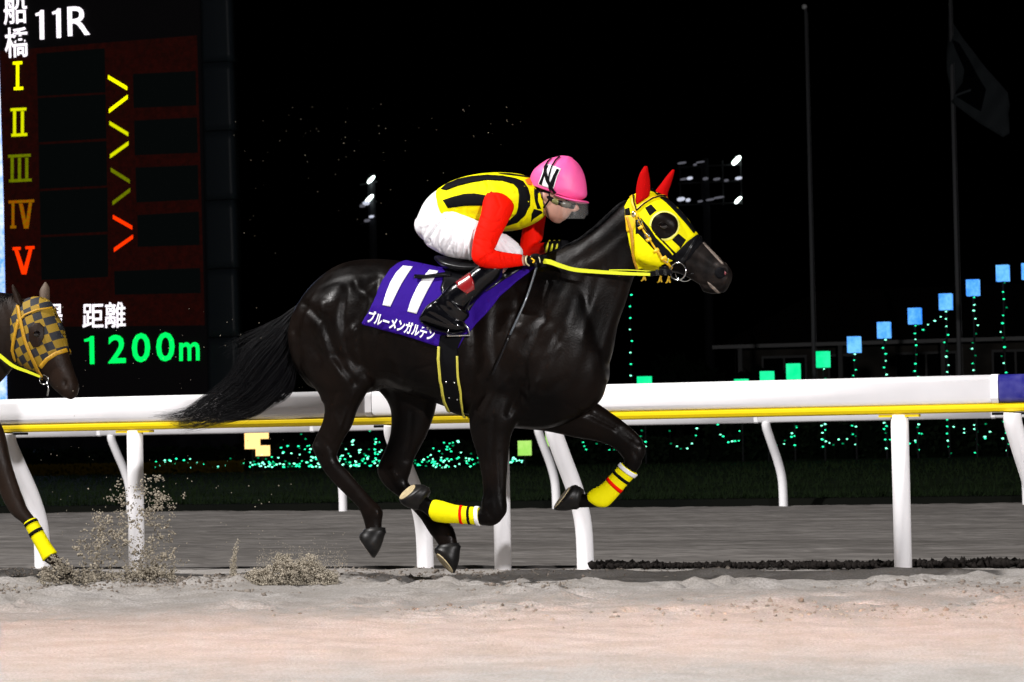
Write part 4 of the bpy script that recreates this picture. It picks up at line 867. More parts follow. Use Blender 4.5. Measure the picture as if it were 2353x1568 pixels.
def clods(name, pts, sizes, m, label, cat='sand'):
    ico = bmesh.new(); bmesh.ops.create_icosphere(ico, subdivisions=1, radius=1); bv = np.array([v.co[:] for v in ico.verts]); bf = np.array([[v.index for v in f.verts] for f in ico.faces]); ico.free()
    n = len(pts); nv = len(bv); J = bv[None]*(1+nr.normal(0, .28, (n, nv, 1)))*np.array(sizes)[:, None, None]*nr.uniform(.6, 1.4, (n, 1, 3))+np.array(pts)[:, None, :]
    V = J.reshape(-1, 3); Fq = (bf[None]+(np.arange(n)*nv)[:, None, None]).reshape(-1, 3)
    me = bpy.data.meshes.new(name); me.vertices.add(len(V)); me.vertices.foreach_set('co', V.ravel()); me.loops.add(Fq.size); me.loops.foreach_set('vertex_index', Fq.ravel()); me.polygons.add(len(Fq)); me.polygons.foreach_set('loop_start', np.arange(0, Fq.size, 3)); me.update(calc_edges=True)
    o = link(name, me, m, None, False); tag(o, label, cat, kind='stuff'); return o
def clods_slow(name, pts, sizes, m, label, cat='sand'):
    ico = bmesh.new(); bmesh.ops.create_icosphere(ico, subdivisions=1, radius=1); bv = np.array([v.co[:] for v in ico.verts]); bf = [tuple(v.index for v in f.verts) for f in ico.faces]; ico.free()
    V = []; Fc = []
    for p, s in zip(pts, sizes):
        j = bv*(1+nr.normal(0, .28, (len(bv), 1)))*s*nr.uniform(.6, 1.4, 3); k = len(V); V += [tuple(q) for q in j+np.array(p)]; Fc += [tuple(i+k for i in f) for f in bf]
    o = link(name, mesh(name, V, Fc), m, None, False); tag(o, label, cat, kind='stuff'); return o
# sand lumps coloured near-black along the foot of the rail, and loose clods on the track
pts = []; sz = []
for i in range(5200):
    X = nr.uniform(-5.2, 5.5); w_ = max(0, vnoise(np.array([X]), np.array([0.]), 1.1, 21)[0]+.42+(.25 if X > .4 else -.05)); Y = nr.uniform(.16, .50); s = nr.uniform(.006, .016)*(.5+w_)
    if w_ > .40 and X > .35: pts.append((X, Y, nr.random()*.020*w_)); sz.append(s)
clods('dark_sand_lumps', pts, sz, mat('near_black_sand', (.014, .012, .011), .95, spec=.05), 'line of dark sand lumps at the foot of the white rail')
Xa = nr.uniform(-9, 6, 60000); Ya = -1.5+nr.normal(0, .9, 60000)
ok = (Ya < -.2) & (Ya > -7) & (vnoise(Xa*.8, Ya*1.2, 1.7, 5) > nr.normal(.20, .10, 60000)); Xa, Ya = Xa[ok], Ya[ok]
za = zt(Xa, Ya); pts = [(a, b, c) for a, b, c in zip(Xa, Ya, za)]; sz = list(abs(nr.normal(.003, .0036, len(pts)))+.0018); print('crumbs', len(pts))
clods('loose_sand', pts, sz, mat('damp_clod', (.14, .115, .095), .95, spec=.05, noise=(5, (.27, .24, .21), 3)), 'loose crumbs of sand lying on the churned track')
# sand thrown up by the hooves
pts = []; sz = []
def blob(px, py, n, sg, s0, dv):
    for _ in range(n):
        a, b = px+nr.normal(0, sg), py+nr.normal(0, sg*.9)
        if b > 1345: b = 1345-nr.random()*6
        pts.append(atY(a, b, HY-.1+dv+nr.normal(0, sg*.004))); sz.append(s0*nr.uniform(.4, 1.15))
for _ in range(215):
    a = nr.uniform(.05, 1.05); r = 60+nr.random()**.9*215; px = 135+r*math.cos(a); py = 1300-r*math.sin(a)*.80
    blob(px, py, nr.integers(2, 14), nr.uniform(2, 7), nr.uniform(.003, .0075), nr.normal(0, .12))
for _ in range(44): blob(nr.normal(365, 22), nr.normal(1160, 30), nr.integers(5, 18), nr.uniform(3, 8), nr.uniform(.003, .007), nr.normal(0, .08))
for _ in range(240): blob(nr.uniform(95, 400), 1336-abs(nr.normal(0, 14)), nr.integers(4, 18), nr.uniform(3, 9), nr.uniform(.003, .007), nr.normal(0, .12))
for _ in range(50): blob(nr.normal(140, 14), 1318-abs(nr.normal(0, 16)), nr.integers(6, 16), nr.uniform(3, 7), nr.uniform(.003, .006), nr.normal(-.14, .04))
for _ in range(70): blob(nr.normal(345, 28), 1325-abs(nr.normal(0, 30)), nr.integers(6, 20), nr.uniform(3, 8), nr.uniform(.003, .007), nr.normal(0, .08))
clods('flying_sand', pts, sz, M['clod'], 'spray of sand clods kicked up by the foreleg of the horse at the left edge', 'flying sand')
pts = []; sz = []
for _ in range(620):
    px = nr.uniform(566, 772); e = (math.sin(math.pi*np.clip((px-556)/235, 0, 1))**.8)*(1+.25*math.sin(px*.09)); py = 1350-nr.random()**1.1*66*e-(px-560)*.02
    blob(px, py, nr.integers(8, 34), nr.uniform(3, 8), nr.uniform(.0025, .0058), nr.normal(.1, .06))
for k in range(26): t = k/25; blob(534+13*t*t+20*max(0, .35-t), 1338-96*t, int(60*(1.1-t)), 3.6-1.4*t, .0042*(1.1-.5*t), .12)
for _ in range(900): pts.append(atY(nr.uniform(590, 800), 1305-abs(nr.normal(0, 24)), HY+nr.normal(.05, .1))); sz.append(nr.uniform(.001, .0026))
clods('flying_sand', pts, sz, mat('pale_flying_sand', (.40, .355, .285), .95, spec=.05, noise=(8, (.27, .24, .19), 3)), 'low burst of sand thrown up behind the hind hooves of the black horse', 'flying sand')
pts = []; sz = []
for i in range(230):
    u = nr.random()
    if u < .40: px, py = nr.uniform(530, 1200), 240+abs(nr.normal(0, 170)); s = nr.uniform(.0009, .0022)
    elif u < .75: px, py = nr.uniform(20, 700), nr.uniform(700, 1060); s = nr.uniform(.0012, .0028)
    else: px, py = nr.uniform(90, 700), nr.uniform(1090, 1300); s = nr.uniform(.002, .0045)
    pts.append(atY(px, py, HY+nr.normal(.3, .35))); sz.append(s)
clods('flying_sand', pts, sz, M['clod'], 'fine grains of sand hanging in the dark air behind and above the horses', 'flying sand')

# ================================================================== rails
def rail(name, Y, x0, x1, label, joints, posts, blue=None, ps=1.0, strip=True):
    root = empty(name, (0, Y, 0), label, 'rail', None)
    prof = [(.03, .905)]+[(Y_, Z_) for Y_, Z_ in [(-.035, .893), (-.055, .905), (-.064, .93), (-.064, 1.005), (-.055, 1.032), (-.03, 1.047), (.03, 1.047), (.055, 1.03), (.062, 1.0), (.055, .915)]]
    if not strip: prof = [(y, z-(.065 if z < .92 else .0)) for y, z in prof]
    if strip:
        prof = [(.03, .905), (-.030, .893), (-.044, .896), (-.054, .904)]+[(-.047-.018*math.cos(a)**.5 if 0 else -.064+.034*(1-math.cos(max(0, a)*1.0)), .920+.093*q+.034*math.sin(a)) for q, a in ((0, 0), (.5, 0), (1, 0), (1, .4), (1, .8), (1, 1.2), (1, 1.57))]+[(.03, 1.047), (.055, 1.03), (.062, 1.0), (.055, .915)]
    segs = [x0]+list(joints)+[x1]
    for a, b in zip(segs[:-1], segs[1:]):
        mm = M['railblue'] if blue and a >= blue-.01 else M['rail']
        MB().extr([(Y+y, z) for y, z in prof], a+.006, b-.006).build('rail_section', mm, root, True)
    for j in joints:
        MB().extr([(Y+y*1.03, .97+(z-.97)*1.03) for y, z in prof], j-.035, j+.003).build('sleeve', M['rail'], root)
    if strip: MB().extr([(Y-.043, .850), (Y-.026, .844), (Y+.03, .844), (Y+.04, .86), (Y+.04, .903), (Y-.04, .891), (Y-.049, .882), (Y-.050, .866)], x0, x1).build('lower_strip', M['railyel'], root)
    for x, kind in posts:
        if kind == 's': pp = [(x, Y+.0, .84), (x, Y+.0, .5), (x, Y+.0, -.06)]
        else: pp = [(x-.02, Y-.02, .84), (x-.02, Y-.01, .78), (x+.01, Y+.05, .64), (x+.055, Y+.14, .44), (x+.085, Y+.19, .24), (x+.09, Y+.20, -.06)]
        MB().tube(catmull(pp, 5) if kind != 's' else pp, .050*ps if kind != 's' else .049*ps, 20).build('post', M['rail'], root, True)
        MB().box((pp[0][0]-.11, Y-.035, .828), (pp[0][0]+.11, Y+.035, .8425)).build('bracket', M['dark'] if kind != 's' else M['railyel'], root)
    return root
xr = lambda px, py=1000: float(atY(px, py, 0.0)[0])
yf = 11.3
xf = lambda px, py=1060: float(atY(px, py, yf)[0])
rail('running_rail', 0.0, xr(-900), xr(3200), 'white rail with yellow underside standing directly behind the galloping horse', [xr(-560), xr(862), xr(2298)],
     [(xr(310), 's'), (xr(1150), 's'), (xr(2068), 's'), (xr(-560), 's'), (xr(2950), 's'), (xr(28), 'g'), (xr(912), 'g'), (xr(1282), 'g'), (xr(2338), 'g'), (xr(-430), 'g')], blue=xr(2298))
rail('running_rail', yf, xf(-900), xf(3200), 'second white rail further back at the edge of the dark grass', [xf(-470), xf(235), xf(725), xf(1240), xf(1745), xf(2290)],
     [(xf(-215), 'g'), (xf(262), 'g'), (xf(752), 'g'), (xf(1244), 'g'), (xf(1768), 'g'), (xf(2330), 'g'), (xf(2900), 'g')], ps=.88, strip=False)

# ================================================================== scoreboard
bx0 = atdepth(0, 1000, 60)
BY = float(atdepth(250, 1000, 60)[1])
def bq(*pts, dy=0.0): return [atY(p[0], p[1], BY)+np.array([0, dy, 0]) for p in pts]
def slab(name, pts, m, parent, dy=0.0, th=.01):
    f = bq(*pts, dy=dy); n = len(f); V = f+[p+np.array([0, th, 0]) for p in f]
    return link(name, mesh(name, V, [tuple(range(n)), tuple(range(2*n-1, n-1, -1))]+[(i, n+i, n+(i+1) % n, (i+1) % n) for i in range(n)]), m, parent, False)
board = empty('scoreboard', atY(300, 1075, BY)*np.array([1, 1, 0]), 'tall electronic scoreboard showing race 11R and 1200m in lit characters', 'scoreboard')
zB = [(0, -200), (455, -200), (478, 935), (19, 945)]
slab('cabinet', [(-14, -205), (460, -205), (482, 1068), (8, 1078)], M['dark'], board, .08, .8)
slab('screen', [(-8, -203), (452, -203), (477, 930), (17, 938)], emis('unlit_display', (.0012, .001, .0012), 1), board, 0, .07)
redm = emis('dim_red_display', (.0055, .0010, .0007), 1.0, (9.0, (.012, .0013, .0008)))
slab('display_field', [(0, 118), (453, 82), (471, 748), (14, 752)], redm, board, -.02)
blackm = emis('dark_display', (.0009, .0014, .0014), 1)
for q in ([(86, 124), (242, 112), (244, 213), (88, 222)], [(88.5, 226), (244, 217.5), (246, 319), (90, 328)], [(91, 333), (246, 325), (247.5, 427), (92, 435)], [(93, 440), (248, 432), (249, 533), (95, 541)], [(95, 546), (249, 539), (250, 637), (97, 644)],
          [(307, 171), (451, 164), (452.5, 243), (309, 249)], [(310, 278), (453.5, 270.5), (456, 351.5), (311.5, 357.5)], [(313, 386), (456, 380), (458, 459), (315, 466)], [(317, 495), (458, 487), (460, 563.5), (318, 568)], [(264, 623.7), (461, 616.4), (463, 674), (265.5, 678)]):
    slab('result_box', q, blackm, board, -.04)
E = {'w': emis('lit_white', (1, .92, 1), 1.4), 'y': emis('lit_yellow', (1, 1, 0), 1.25), 'y2': emis('lit_yellow_two', (.62, .66, 0), 1), 'y3': emis('lit_olive', (.14, .17, 0), 1, (30, (.07, .09, 0))), 'o': emis('lit_olive_red', (.16, .12, 0), 1, (30, (.28, .02, 0))),
     'r': emis('lit_red', (1, .03, 0), 1.1, (40, (1, .035, 0))), 'g': emis('lit_green', (0, 1, .12), 1.1)}
def bt_(s, O, Rv, Uv, m, bold=.0, nm='lettering'): return textpatch(nm, s, (O, Rv, Uv), None, 0, m, board, flat=BY-.06, bold=bold)
bt_('船', (9, 58), (54, -4), (-2, -66), E['w'], .012); bt_('橋', (12, 134), (54, -4), (-2, -69), E['w'], .012)
bt_('R', (156, 83.5), (51, -3.5), (-1.5, -67), E['w'], .006)
def one(x, y, w_, h, st, m): slab('lettering', [(x+w_-st, y), (x+w_-st-1, y-h+h*.17), (x+1, y-h*.80), (x, y-h*.88), (x+w_*.45, y-h*.93), (x+w_-st*.8, y-h), (x+w_-1, y-h), (x+w_, y)], m, board, -.06)
one(84, 91.5, 20, 67, 9.5, E['w']); one(122.5, 88, 20, 67, 9.5, E['w']); one(196, 837, 23, 64, 9.5, E['g'])
bt_('距離', (189.5, 756), (99, -3.5), (0, -59), E['w'], .008); bt_('馬場', (46, 760), (97, -3.5), (0, -59), E['w'], .008)
for s, O, Rv, Uv in (('2', (249, 835.5), (40, -1.5), (0, -65)), ('0', (303, 833.5), (42, -1.5), (0, -67)), ('0', (359, 831.5), (42, -1.5), (0, -67)), ('m', (412, 829.8), (46.5, -1.5), (0, -42)), ('良', (90, 842), (62, -2), (0, -62))):
    bt_(s, O, Rv, Uv, E['g'], .014)
def roman(x0, y0, x1, y1, kind, m):
    h = 6.5; sh = -(x1-x0)*.04; P = []
    q = lambda a, b, c, d: P.append([(a, b), (c, b+(c-a)*-.05), (c, d+(c-a)*-.05), (a, d)])
    stems = {'I': 1, 'II': 2, 'III': 3}.get(kind)
    if stems:
        q(x0, y0, x1, y0+h); q(x0+2, y1-h, x1+2, y1)
        inner = x1-x0-12
        for k in range(stems):
            cx = (x0+x1)/2 if stems == 1 else x0+9+(inner-6)*k/(stems-1); q(cx-3.2, y0+h, cx+3.2, y1-h)
    else:
        vx = x0
        if kind == 'IV':
            q(x0, y0, x1, y0+h); q(x0+7, y0+h, x0+13, y1-h); q(x0+4, y1-h, x0+17, y1); vx = x0+20
        else: q(x0, y0, x0+18, y0+h); q(x1-20, y0-2, x1, y0+h-2)
        mid = (vx+x1)/2+1
        P.append([(vx+4, y0+h), (vx+12, y0+h), (mid+1, y1-12), (mid+4, y1), (mid-5, y1)]); P.append([(x1-12, y0+h-2), (x1-5, y0+h-2), (mid+5, y1), (mid-3, y1), (mid-1, y1-12)])
    for p in P: slab('numeral', p, m, board, -.06, .01+.001*P.index(p))
roman(32.5, 143, 53.5, 208, 'I', E['y']); roman(27, 250, 63, 315, 'II', E['y2']); roman(21.6, 357, 73, 420, 'III', E['y3']); roman(22.5, 462, 81, 526, 'IV', E['o']); roman(32, 569, 81.5, 631, 'V', E['r'])
for a, b, k in (((251, 178), (294.5, 204), 'y'), ((253, 256), (295.5, 223.5), 'y'), ((254, 283.5), (297, 309.5), 'y2'), ((255.5, 360), (297.5, 330), 'y2'), ((257, 390.5), (300.5, 418), 'y3'), ((261, 468), (301.5, 437), 'y3'), ((262, 499), (306, 524), 'r'), ((264.6, 575), (307.7, 544.5), 'r')):
    slab('margin_mark', [(a[0], a[1]-4.5), (b[0], b[1]-4.5), (b[0], b[1]+4.5), (a[0], a[1]+4.5)], E[k], board, -.06)
casm = mat('grey_panel', (.018, .024, .030), .5, spec=.25)
ys = [-200, -16, 143.5, 302, 461, 619, 777, 935]
for a, b in zip(ys[:-1], ys[1:]):
    xa = 458+(a)*.0195; xb = 458+(b)*.0195; n = 8; V = []; Fc = []
    for j in range(n+1):
        for i in range(n+1):
            u, v = i/n, j/n; P = atY(xa+(xb-xa)*v+(65+2*v)*u, a+1.2+(b-a-2.4)*v-3.5*u, BY); V.append(P+np.array([0, .05-.02*math.sin(math.pi*u), 0]))
    for j in range(n):
        for i in range(n): Fc.append((j*(n+1)+i, j*(n+1)+i+1, (j+1)*(n+1)+i+1, (j+1)*(n+1)+i))
    o = link('casing_panel', mesh('casing_panel', V, Fc), casm, board); s = o.modifiers.new('s', 'SOLIDIFY'); s.thickness = .5; s.offset = 1
slab('plinth', [(-30, 935), (545, 925), (560, 1068), (-20, 1080)], mat('dark_plinth', (.005, .005, .007), .9, spec=.03, noise=(3, (.011, .011, .014), 5)), board, -.1, 1.2)
vid = empty('video_screen', atY(-200, 1075, BY)*np.array([1, 1, 0]), 'bright white and blue video screen cut off by the left picture edge', 'screen')
vm = emis('video_picture', (.75, .80, 1), 1.3, (.9, (.02, .25, .9)))
slab('picture', [(-700, -200), (-12, -200), (-4.5, 30), (2.5, 250), (9, 460), (17.5, 920), (-690, 930)], vm, vid, -.05, .03)
slab('cabinet', [(-705, -205), (-16, -205), (8, 1075), (-690, 1085)], M['dark'], vid, .06, .8)

# ================================================================== lamps, lanterns, garden
bulb_m = [emis('green_led', (.02, 1, .42), 2.2), emis('green_led_bright', (.22, 1, .62), 3.2), emis('green_led_dim', (.0, .5, .18), .7)]
bulb_me = []
for k in range(3):
    b_ = MB().sphere((0, 0, 0), .0165, 8, (1.5, 1, .78)); me = mesh('bulb', b_.V, b_.F); me.materials.append(bulb_m[k]); bulb_me.append(me)
def lights(pts, dep, label, wire=True, group='strings of green lights in the garden'):
    P = [atdepth(a, b, dep) for a, b in pts]; root = empty('string_lights', P[0], label, 'string lights', group)
    if wire and len(P) > 1: MB().tube(P, .006, 4).build('wire', M['dark'], root)
    for p in P[:100]:
        k = int(nr.choice(3, p=[.45, .35, .20])); o = bpy.data.objects.new('bulb', bulb_me[k]); COL.objects.link(o); o.parent = root; o.location = Vector(p)-root.location
        o.scale = [nr.uniform(.7, 1.15)]*3
DL = 56
zE = lambda pts: [(a/1.9502+1378.7, b/1.9502+574.5) for a, b in pts]
lan_m = {'b': emis('blue_lantern_paper', (.02, .22, 1), 1.15, (1.4, (.16, .50, 1))), 'g': emis('green_lantern_paper', (0, .80, .28), 1.0, (1.4, (.03, .95, .40))), 'yg': emis('lime_lantern_paper', (.30, .68, .10), 1.0, (2, (.5, .8, .2))), 'w': emis('warm_lantern_paper', (1, .62, .22), 1.5)}
def lantern(cx, cy, k, label, wpx=28, hpx=37, pole=True, dep=DL, group='glowing lanterns on poles'):
    p = atdepth(cx, cy, dep); s = dep/FPX; root = empty('lantern', (p[0], p[1], 0), label, 'lantern', group); w2, h2_ = wpx*s/2, hpx*s/2
    MB().box((p[0]-w2, p[1]-w2, p[2]-h2_), (p[0]+w2, p[1]+w2, p[2]+h2_)).build('shade', lan_m[k], root)
    MB().box((p[0]-w2*.3, p[1]-w2*.3, p[2]+h2_), (p[0]+w2*.3, p[1]+w2*.3, p[2]+h2_+.02)).build('cap', M['dark'], root)
    if pole: MB().tube([(p[0], p[1]+.0, 0), (p[0], p[1], p[2]-h2_)], .022, 8).build('pole', M['dark'], root)
blue = [(1962.9, 792.4), (2031.5, 759.1), (2102.3, 726.8), (2173.5, 694), (2236, 661.7), (2304.4, 628.3), (2363, 624)]
names = ['lowest and leftmost blue lantern, next to the topmost green one', 'second blue lantern from the left, just above the roof eave', 'third blue lantern counted from the lowest one', 'fourth blue lantern from the left, just left of the flagpole with the flag', 'fifth blue lantern from the left, just right of the flagpole with the flag', 'sixth blue lantern, highest fully visible one', 'blue lantern cut off by the right edge of the picture']
for (a, b), n_ in zip(blue, names): lantern(a, b, 'b', n_)
for a, b, n_ in ((1891.5, 826.3, 'highest green lantern, right of the bare flagpole'), (1823.3, 854.5, 'green lantern left of the bare flagpole, fully above the rail'), (1762.8, 872, 'green lantern half hidden by the rail top'), (1704, 890, 'green lantern of which only a thin top edge shows above the rail'), (1481, 884, 'single green lantern peeping over the rail near the black horse chest')): lantern(a, b, 'g', n_)
lantern(1205.6, 1030, 'yg', 'lime lantern seen under the horse between its forelegs', 25, 34); lantern(1266, 1009, 'yg', 'lime green lantern partly behind the leaning rail post', 20, 34)
lantern(580, 1013, 'w', 'larger warm white lantern under the rail left of the horse', 27, 38, group='warm lanterns'); lantern(600, 996, 'w', 'warm white lantern tucked under the rail, above the other two', 26, 26, dep=DL+1, group='warm lanterns'); lantern(604, 1036, 'w', 'lowest warm white lantern, low above the green lights', 25, 24, dep=DL+.5, group='warm lanterns')
for i, (a, b) in enumerate(blue+[(1891.5, 826.3), (1823.3, 854.5), (1762.8, 872)]):
    y = b+22; pts = []
    while y < 1042: pts.append((a+(y-b)*.018+nr.normal(0, 3.2), y)); y += nr.uniform(13, 22)
    lights(pts, DL-.1, 'green lights hanging below the '+(names[i] if i < 7 else ['highest green lantern', 'second green lantern', 'half hidden green lantern'][i-7]).split(',')[0])
lights([(1449+nr.normal(0, 3), y) for y in np.arange(678, 1040, 26.5)], DL, 'tall sparse string of green lights behind the black horse neck')
lights(zE([(1527, 300), (1553, 306), (1500, 318), (1470, 335), (1448, 358), (1425, 335)]), DL, 'slanting green light string between two blue lanterns')
sw = [([(312, 812), (318, 868), (345, 880), (362, 891), (391, 890), (412, 868), (430, 832), (434, 800)], 'first'), ([(528, 783), (540, 828), (552, 836), (575, 862), (592, 858), (605, 857), (622, 856), (625, 812)], 'second'), ([(745, 830), (790, 876), (825, 870), (828, 855), (858, 838), (860, 822), (880, 790)], 'third'),
      ([(993, 788), (997, 820), (997, 850), (1012, 858), (1028, 865), (1046, 874), (1070, 850), (1088, 868), (1107, 848), (1133, 826), (1130, 788)], 'fourth'), ([(1273, 775), (1273, 803), (1300, 850), (1345, 880), (1387, 868), (1412, 855), (1442, 824), (1423, 795)], 'fifth'), ([(1585, 793), (1632, 803), (1632, 820), (1677, 803), (1677, 785), (1728, 780), (1748, 815), (1726, 845), (1725, 838)], 'sixth'), ([(1810, 770), (1820, 820), (1835, 852), (1848, 860), (1870, 850), (1895, 810)], 'seventh'), ([(100, 795), (130, 800), (182, 835), (187, 810), (204, 860), (206, 881), (180, 890)], 'leftmost')]
for p, n_ in sw: lights(zE(p), DL-.2, n_+' looping swag of green lights below the far rail from the horse' if n_ != 'leftmost' else 'green light swag just right of the raised foreleg of the black horse')
def net(x0, x1, y0, y1, n, label, dense=1.0):
    pts = sorted([(nr.uniform(x0, x1), y1-(y1-y0)*abs(nr.normal(0, .42))) for _ in range(n)]); lights([p for p in pts if p[1] > y0-6], DL-.3, label, False, 'nets of green lights lying on the hedge')
net(355, 545, 1054, 1076, 85, 'dense net of green lights at the far left, left of the warm lanterns'); net(545, 735, 1050, 1074, 85, 'net of green lights below and right of the warm lanterns')
net(778, 880, 1020, 1072, 60, 'net of green lights between the two hind legs'); net(925, 1100, 1030, 1076, 80, 'net of green lights in the gap before the near foreleg'); net(1165, 1205, 1045, 1066, 14, 'small cluster of green lights beneath the lime lantern')
net(640, 720, 985, 1045, 16, 'loose upright green lights right of the warm lanterns'); net(780, 900, 990, 1030, 12, 'sparse green lights above the net between the hind legs'); net(1020, 1060, 985, 1030, 6, 'few green lights near the belly of the black horse'); net(1215, 1420, 990, 1035, 12, 'sparse green lights beneath the chest of the black horse')

# hedges: each a clipped row of small leaves on stems
def leaves(name, cen, ext, n, m, parent, ls=.07):
    V = []; Fc = []
    for i in range(n):
        u = nr.uniform(-1, 1, 3); u[np.argmax(abs(u))] = np.sign(u[np.argmax(abs(u))])*nr.uniform(.7, 1.05)
        p = np.array(cen)+u*np.array(ext); a = nr.normal(0, 1, 3); a /= np.linalg.norm(a); b = np.cross(a, nr.normal(0, 1, 3)); b /= np.linalg.norm(b); k = len(V)
        s = ls*nr.uniform(.5, 1.3); V += [p-a*s, p+b*s*.5, p+a*s, p-b*s*.5]; Fc.append((k, k+1, k+2, k+3))
    return link(name, mesh(name, V, Fc), m, parent, False)
hm_ = mat('hedge_leaf', (.003, .006, .0025), .8, spec=.04)
core = mat('hedge_core', (.001, .002, .001), .9, spec=.02)
hx = [float(atdepth(x, 1050, DL+1.0)[0]) for x in (-300, 560, 900, 1250, 1600, 1950, 2300, 2800)]; hY = [float(atdepth(x, 1050, DL+1.0)[1]) for x in (-300, 560, 900, 1250, 1600, 1950, 2300, 2800)]
hn = ['low dark hedge left of the warm lanterns', 'low dark hedge behind the warm lanterns', 'low dark hedge seen between the legs of the black horse', 'low dark hedge right of the forelegs of the black horse', 'low dark hedge before the left end of the far building', 'low dark hedge before the bare flagpole', 'low dark hedge at the right edge']
for i in range(7):
    cx = (hx[i]+hx[i+1])/2; cy = (hY[i]+hY[i+1])/2; L = (hx[i+1]-hx[i])/2; r_ = empty('hedge', (cx, cy+.9, 0), hn[i], 'hedge', 'hedges of the infield garden')
    ang = math.atan2(hY[i+1]-hY[i], hx[i+1]-hx[i]); h_ = .55 if i < 4 else .9
    a_ = leaves('foliage', (0, 0, h_*.55), (L, .55, h_*.5), 3000, hm_, None, .09); c_ = MB().box((-L, -.45, 0), (L, .45, h_*.95)).build('branches', core)
    for o in (a_, c_): o.parent = r_
    r_.rotation_euler[2] = ang
V = []; Fc = []
for i in range(2600):
    px = nr.uniform(60, 560); p = atdepth(px, 1070, DL-1.5+nr.uniform(0, 1.6)); p[2] = nr.uniform(.05, .28); k = len(V); s = .03
    V += [p+np.array([-s, 0, 0]), p+np.array([0, 0, s]), p+np.array([s, 0, 0]), p+np.array([0, 0, -s])]; Fc.append((k, k+1, k+2, k+3))
tag(link('flower_bed', mesh('flower_bed', V, Fc), mat('yellow_petals', (.03, .02, .0), .9, spec=.05), None, False), 'dim bed of small yellow flowers in front of the scoreboard', 'flowers', kind='stuff')

# trees: dark crowns behind the garden
def tree(px, dep, hpx, wpx, label):
    b = atdepth(px, 1060, dep); b[2] = 0; s = dep/FPX; H = hpx*s; W = wpx*s; r_ = empty('tree', b, label, 'tree', 'dark trees behind the garden')
    MB().tube([b, b+np.array([.05, 0, H*.4]), b+np.array([-.05, .1, H*.8])], [.12, .09, .03], 8).build('trunk', M['ground'], r_)
    V = []; Fc = []
    cl = [(b+np.array([nr.normal(0, W*.24), nr.normal(0, W*.24), H*nr.uniform(.35, .98)]), nr.uniform(.16, .3)*W) for _ in range(16)]
    for c, rr in cl:
        for q in range(130):
            d = nr.normal(0, 1, 3); d /= np.linalg.norm(d); p = c+d*rr*nr.uniform(.5, 1.05); a = nr.normal(0, 1, 3)*.11; e = nr.normal(0, 1, 3)*.06; k = len(V); V += [p-a, p+e, p+a, p-e]; Fc.append((k, k+1, k+2, k+3))
    link('crown', mesh('crown', V, Fc), mat('night_foliage', (.0016, .003, .0018), .9, spec=.03), r_, False)
tree(1560, 66, 230, 150, 'dark rounded tree behind the single green lantern'); tree(1750, 64, 190, 110, 'small dark tree in front of the left end of the far building'); tree(660, 66, 200, 170, 'dark tree right of the scoreboard behind the tail of the horse')

# flagpoles and flag
pm = mat('grey_pole_paint', (.10, .10, .105), .6, spec=.1)
def pole(px0, py0, px1, py1, dep, label, r_=.055):
    b = atdepth(px1, py1, dep); t_ = atdepth(px0, py0, dep); r = empty('flagpole', (b[0], b[1], 0), label, 'flagpole', 'flagpoles'); top = np.array([b[0], b[1], t_[2]])
    MB().tube([(b[0], b[1], 0), top], [r_, r_*.7], 12).build('pole', pm, r, True); MB().tube([(b[0], b[1], 0), (b[0], b[1], .25)], r_*2, 12).build('base', pm, r, True)
    MB().sphere(top+np.array([-.03, 0, .04]), .075, 10).build('finial', mat('finial_metal', (.5, .5, .5), .3), r, True)
    MB().tube([(b[0]+r_*1.6, b[1]-.03, .9), top+np.array([r_, -.02, -.1])], .006, 5).build('halyard', pm, r); return b
pole(1846, 15, 1871, 868, 66, 'bare grey flagpole rising behind the green lanterns'); fb = pole(2168, -60, 2205, 868, 66, 'grey flagpole carrying the limp flag at the right', .06)
FY = float(fb[1])
flag = [(2178, 36), (2218, 95), (2267, 158), (2317, 214), (2321, 244), (2317, 262), (2319, 306), (2304, 315), (2251, 284), (2187, 236), (2176, 165)]
def flagmesh(poly, off):
    ed = [Vector(p) for p in resample(poly, 8, True)]; n = len(ed); pts = ed[:]
    for x in np.arange(2176, 2322, 8):
        for y in np.arange(36, 316, 8): pts.append(Vector((x+.3, y+.3)))
    ins = [p for p in pts[n:] if seg_dist(np.array([p]), [tuple(e) for e in ed]+[tuple(ed[0])])[0] > 3]
    r = delaunay_2d_cdt(ed+ins, [(i, (i+1) % n) for i in range(n)], [list(range(n))], 1, 1e-4); V = []
    for v in r[0]: V.append(atY(v.x, v.y, FY)+np.array([0, .10*math.sin(v.x*.06+v.y*.045)+off, 0]))
    return mesh('flag', V, [tuple(t) for t in r[2]])
fl = link('flag', flagmesh(flag, 0), mat('grey_flag_cloth', (.030, .034, .037), .9, spec=.03)); fl.modifiers.new('s', 'SOLIDIFY').thickness = .01
tag(fl, 'limp dark flag hanging from the right flagpole', 'flag')
em = link('emblem', flagmesh([(2188, 92), (2205, 100), (2265, 205), (2253, 256), (2196, 222), (2192, 218), (2212, 190), (2215, 160)], -.02), mat('flag_emblem_cloth', (.002, .002, .003), .9, spec=.02), fl)
em2 = link('emblem', flagmesh([(2187, 221), (2233, 206), (2232, 211), (2196, 224)], -.03), mat('flag_stripe_cloth', (.042, .046, .05), .9, spec=.03), fl)

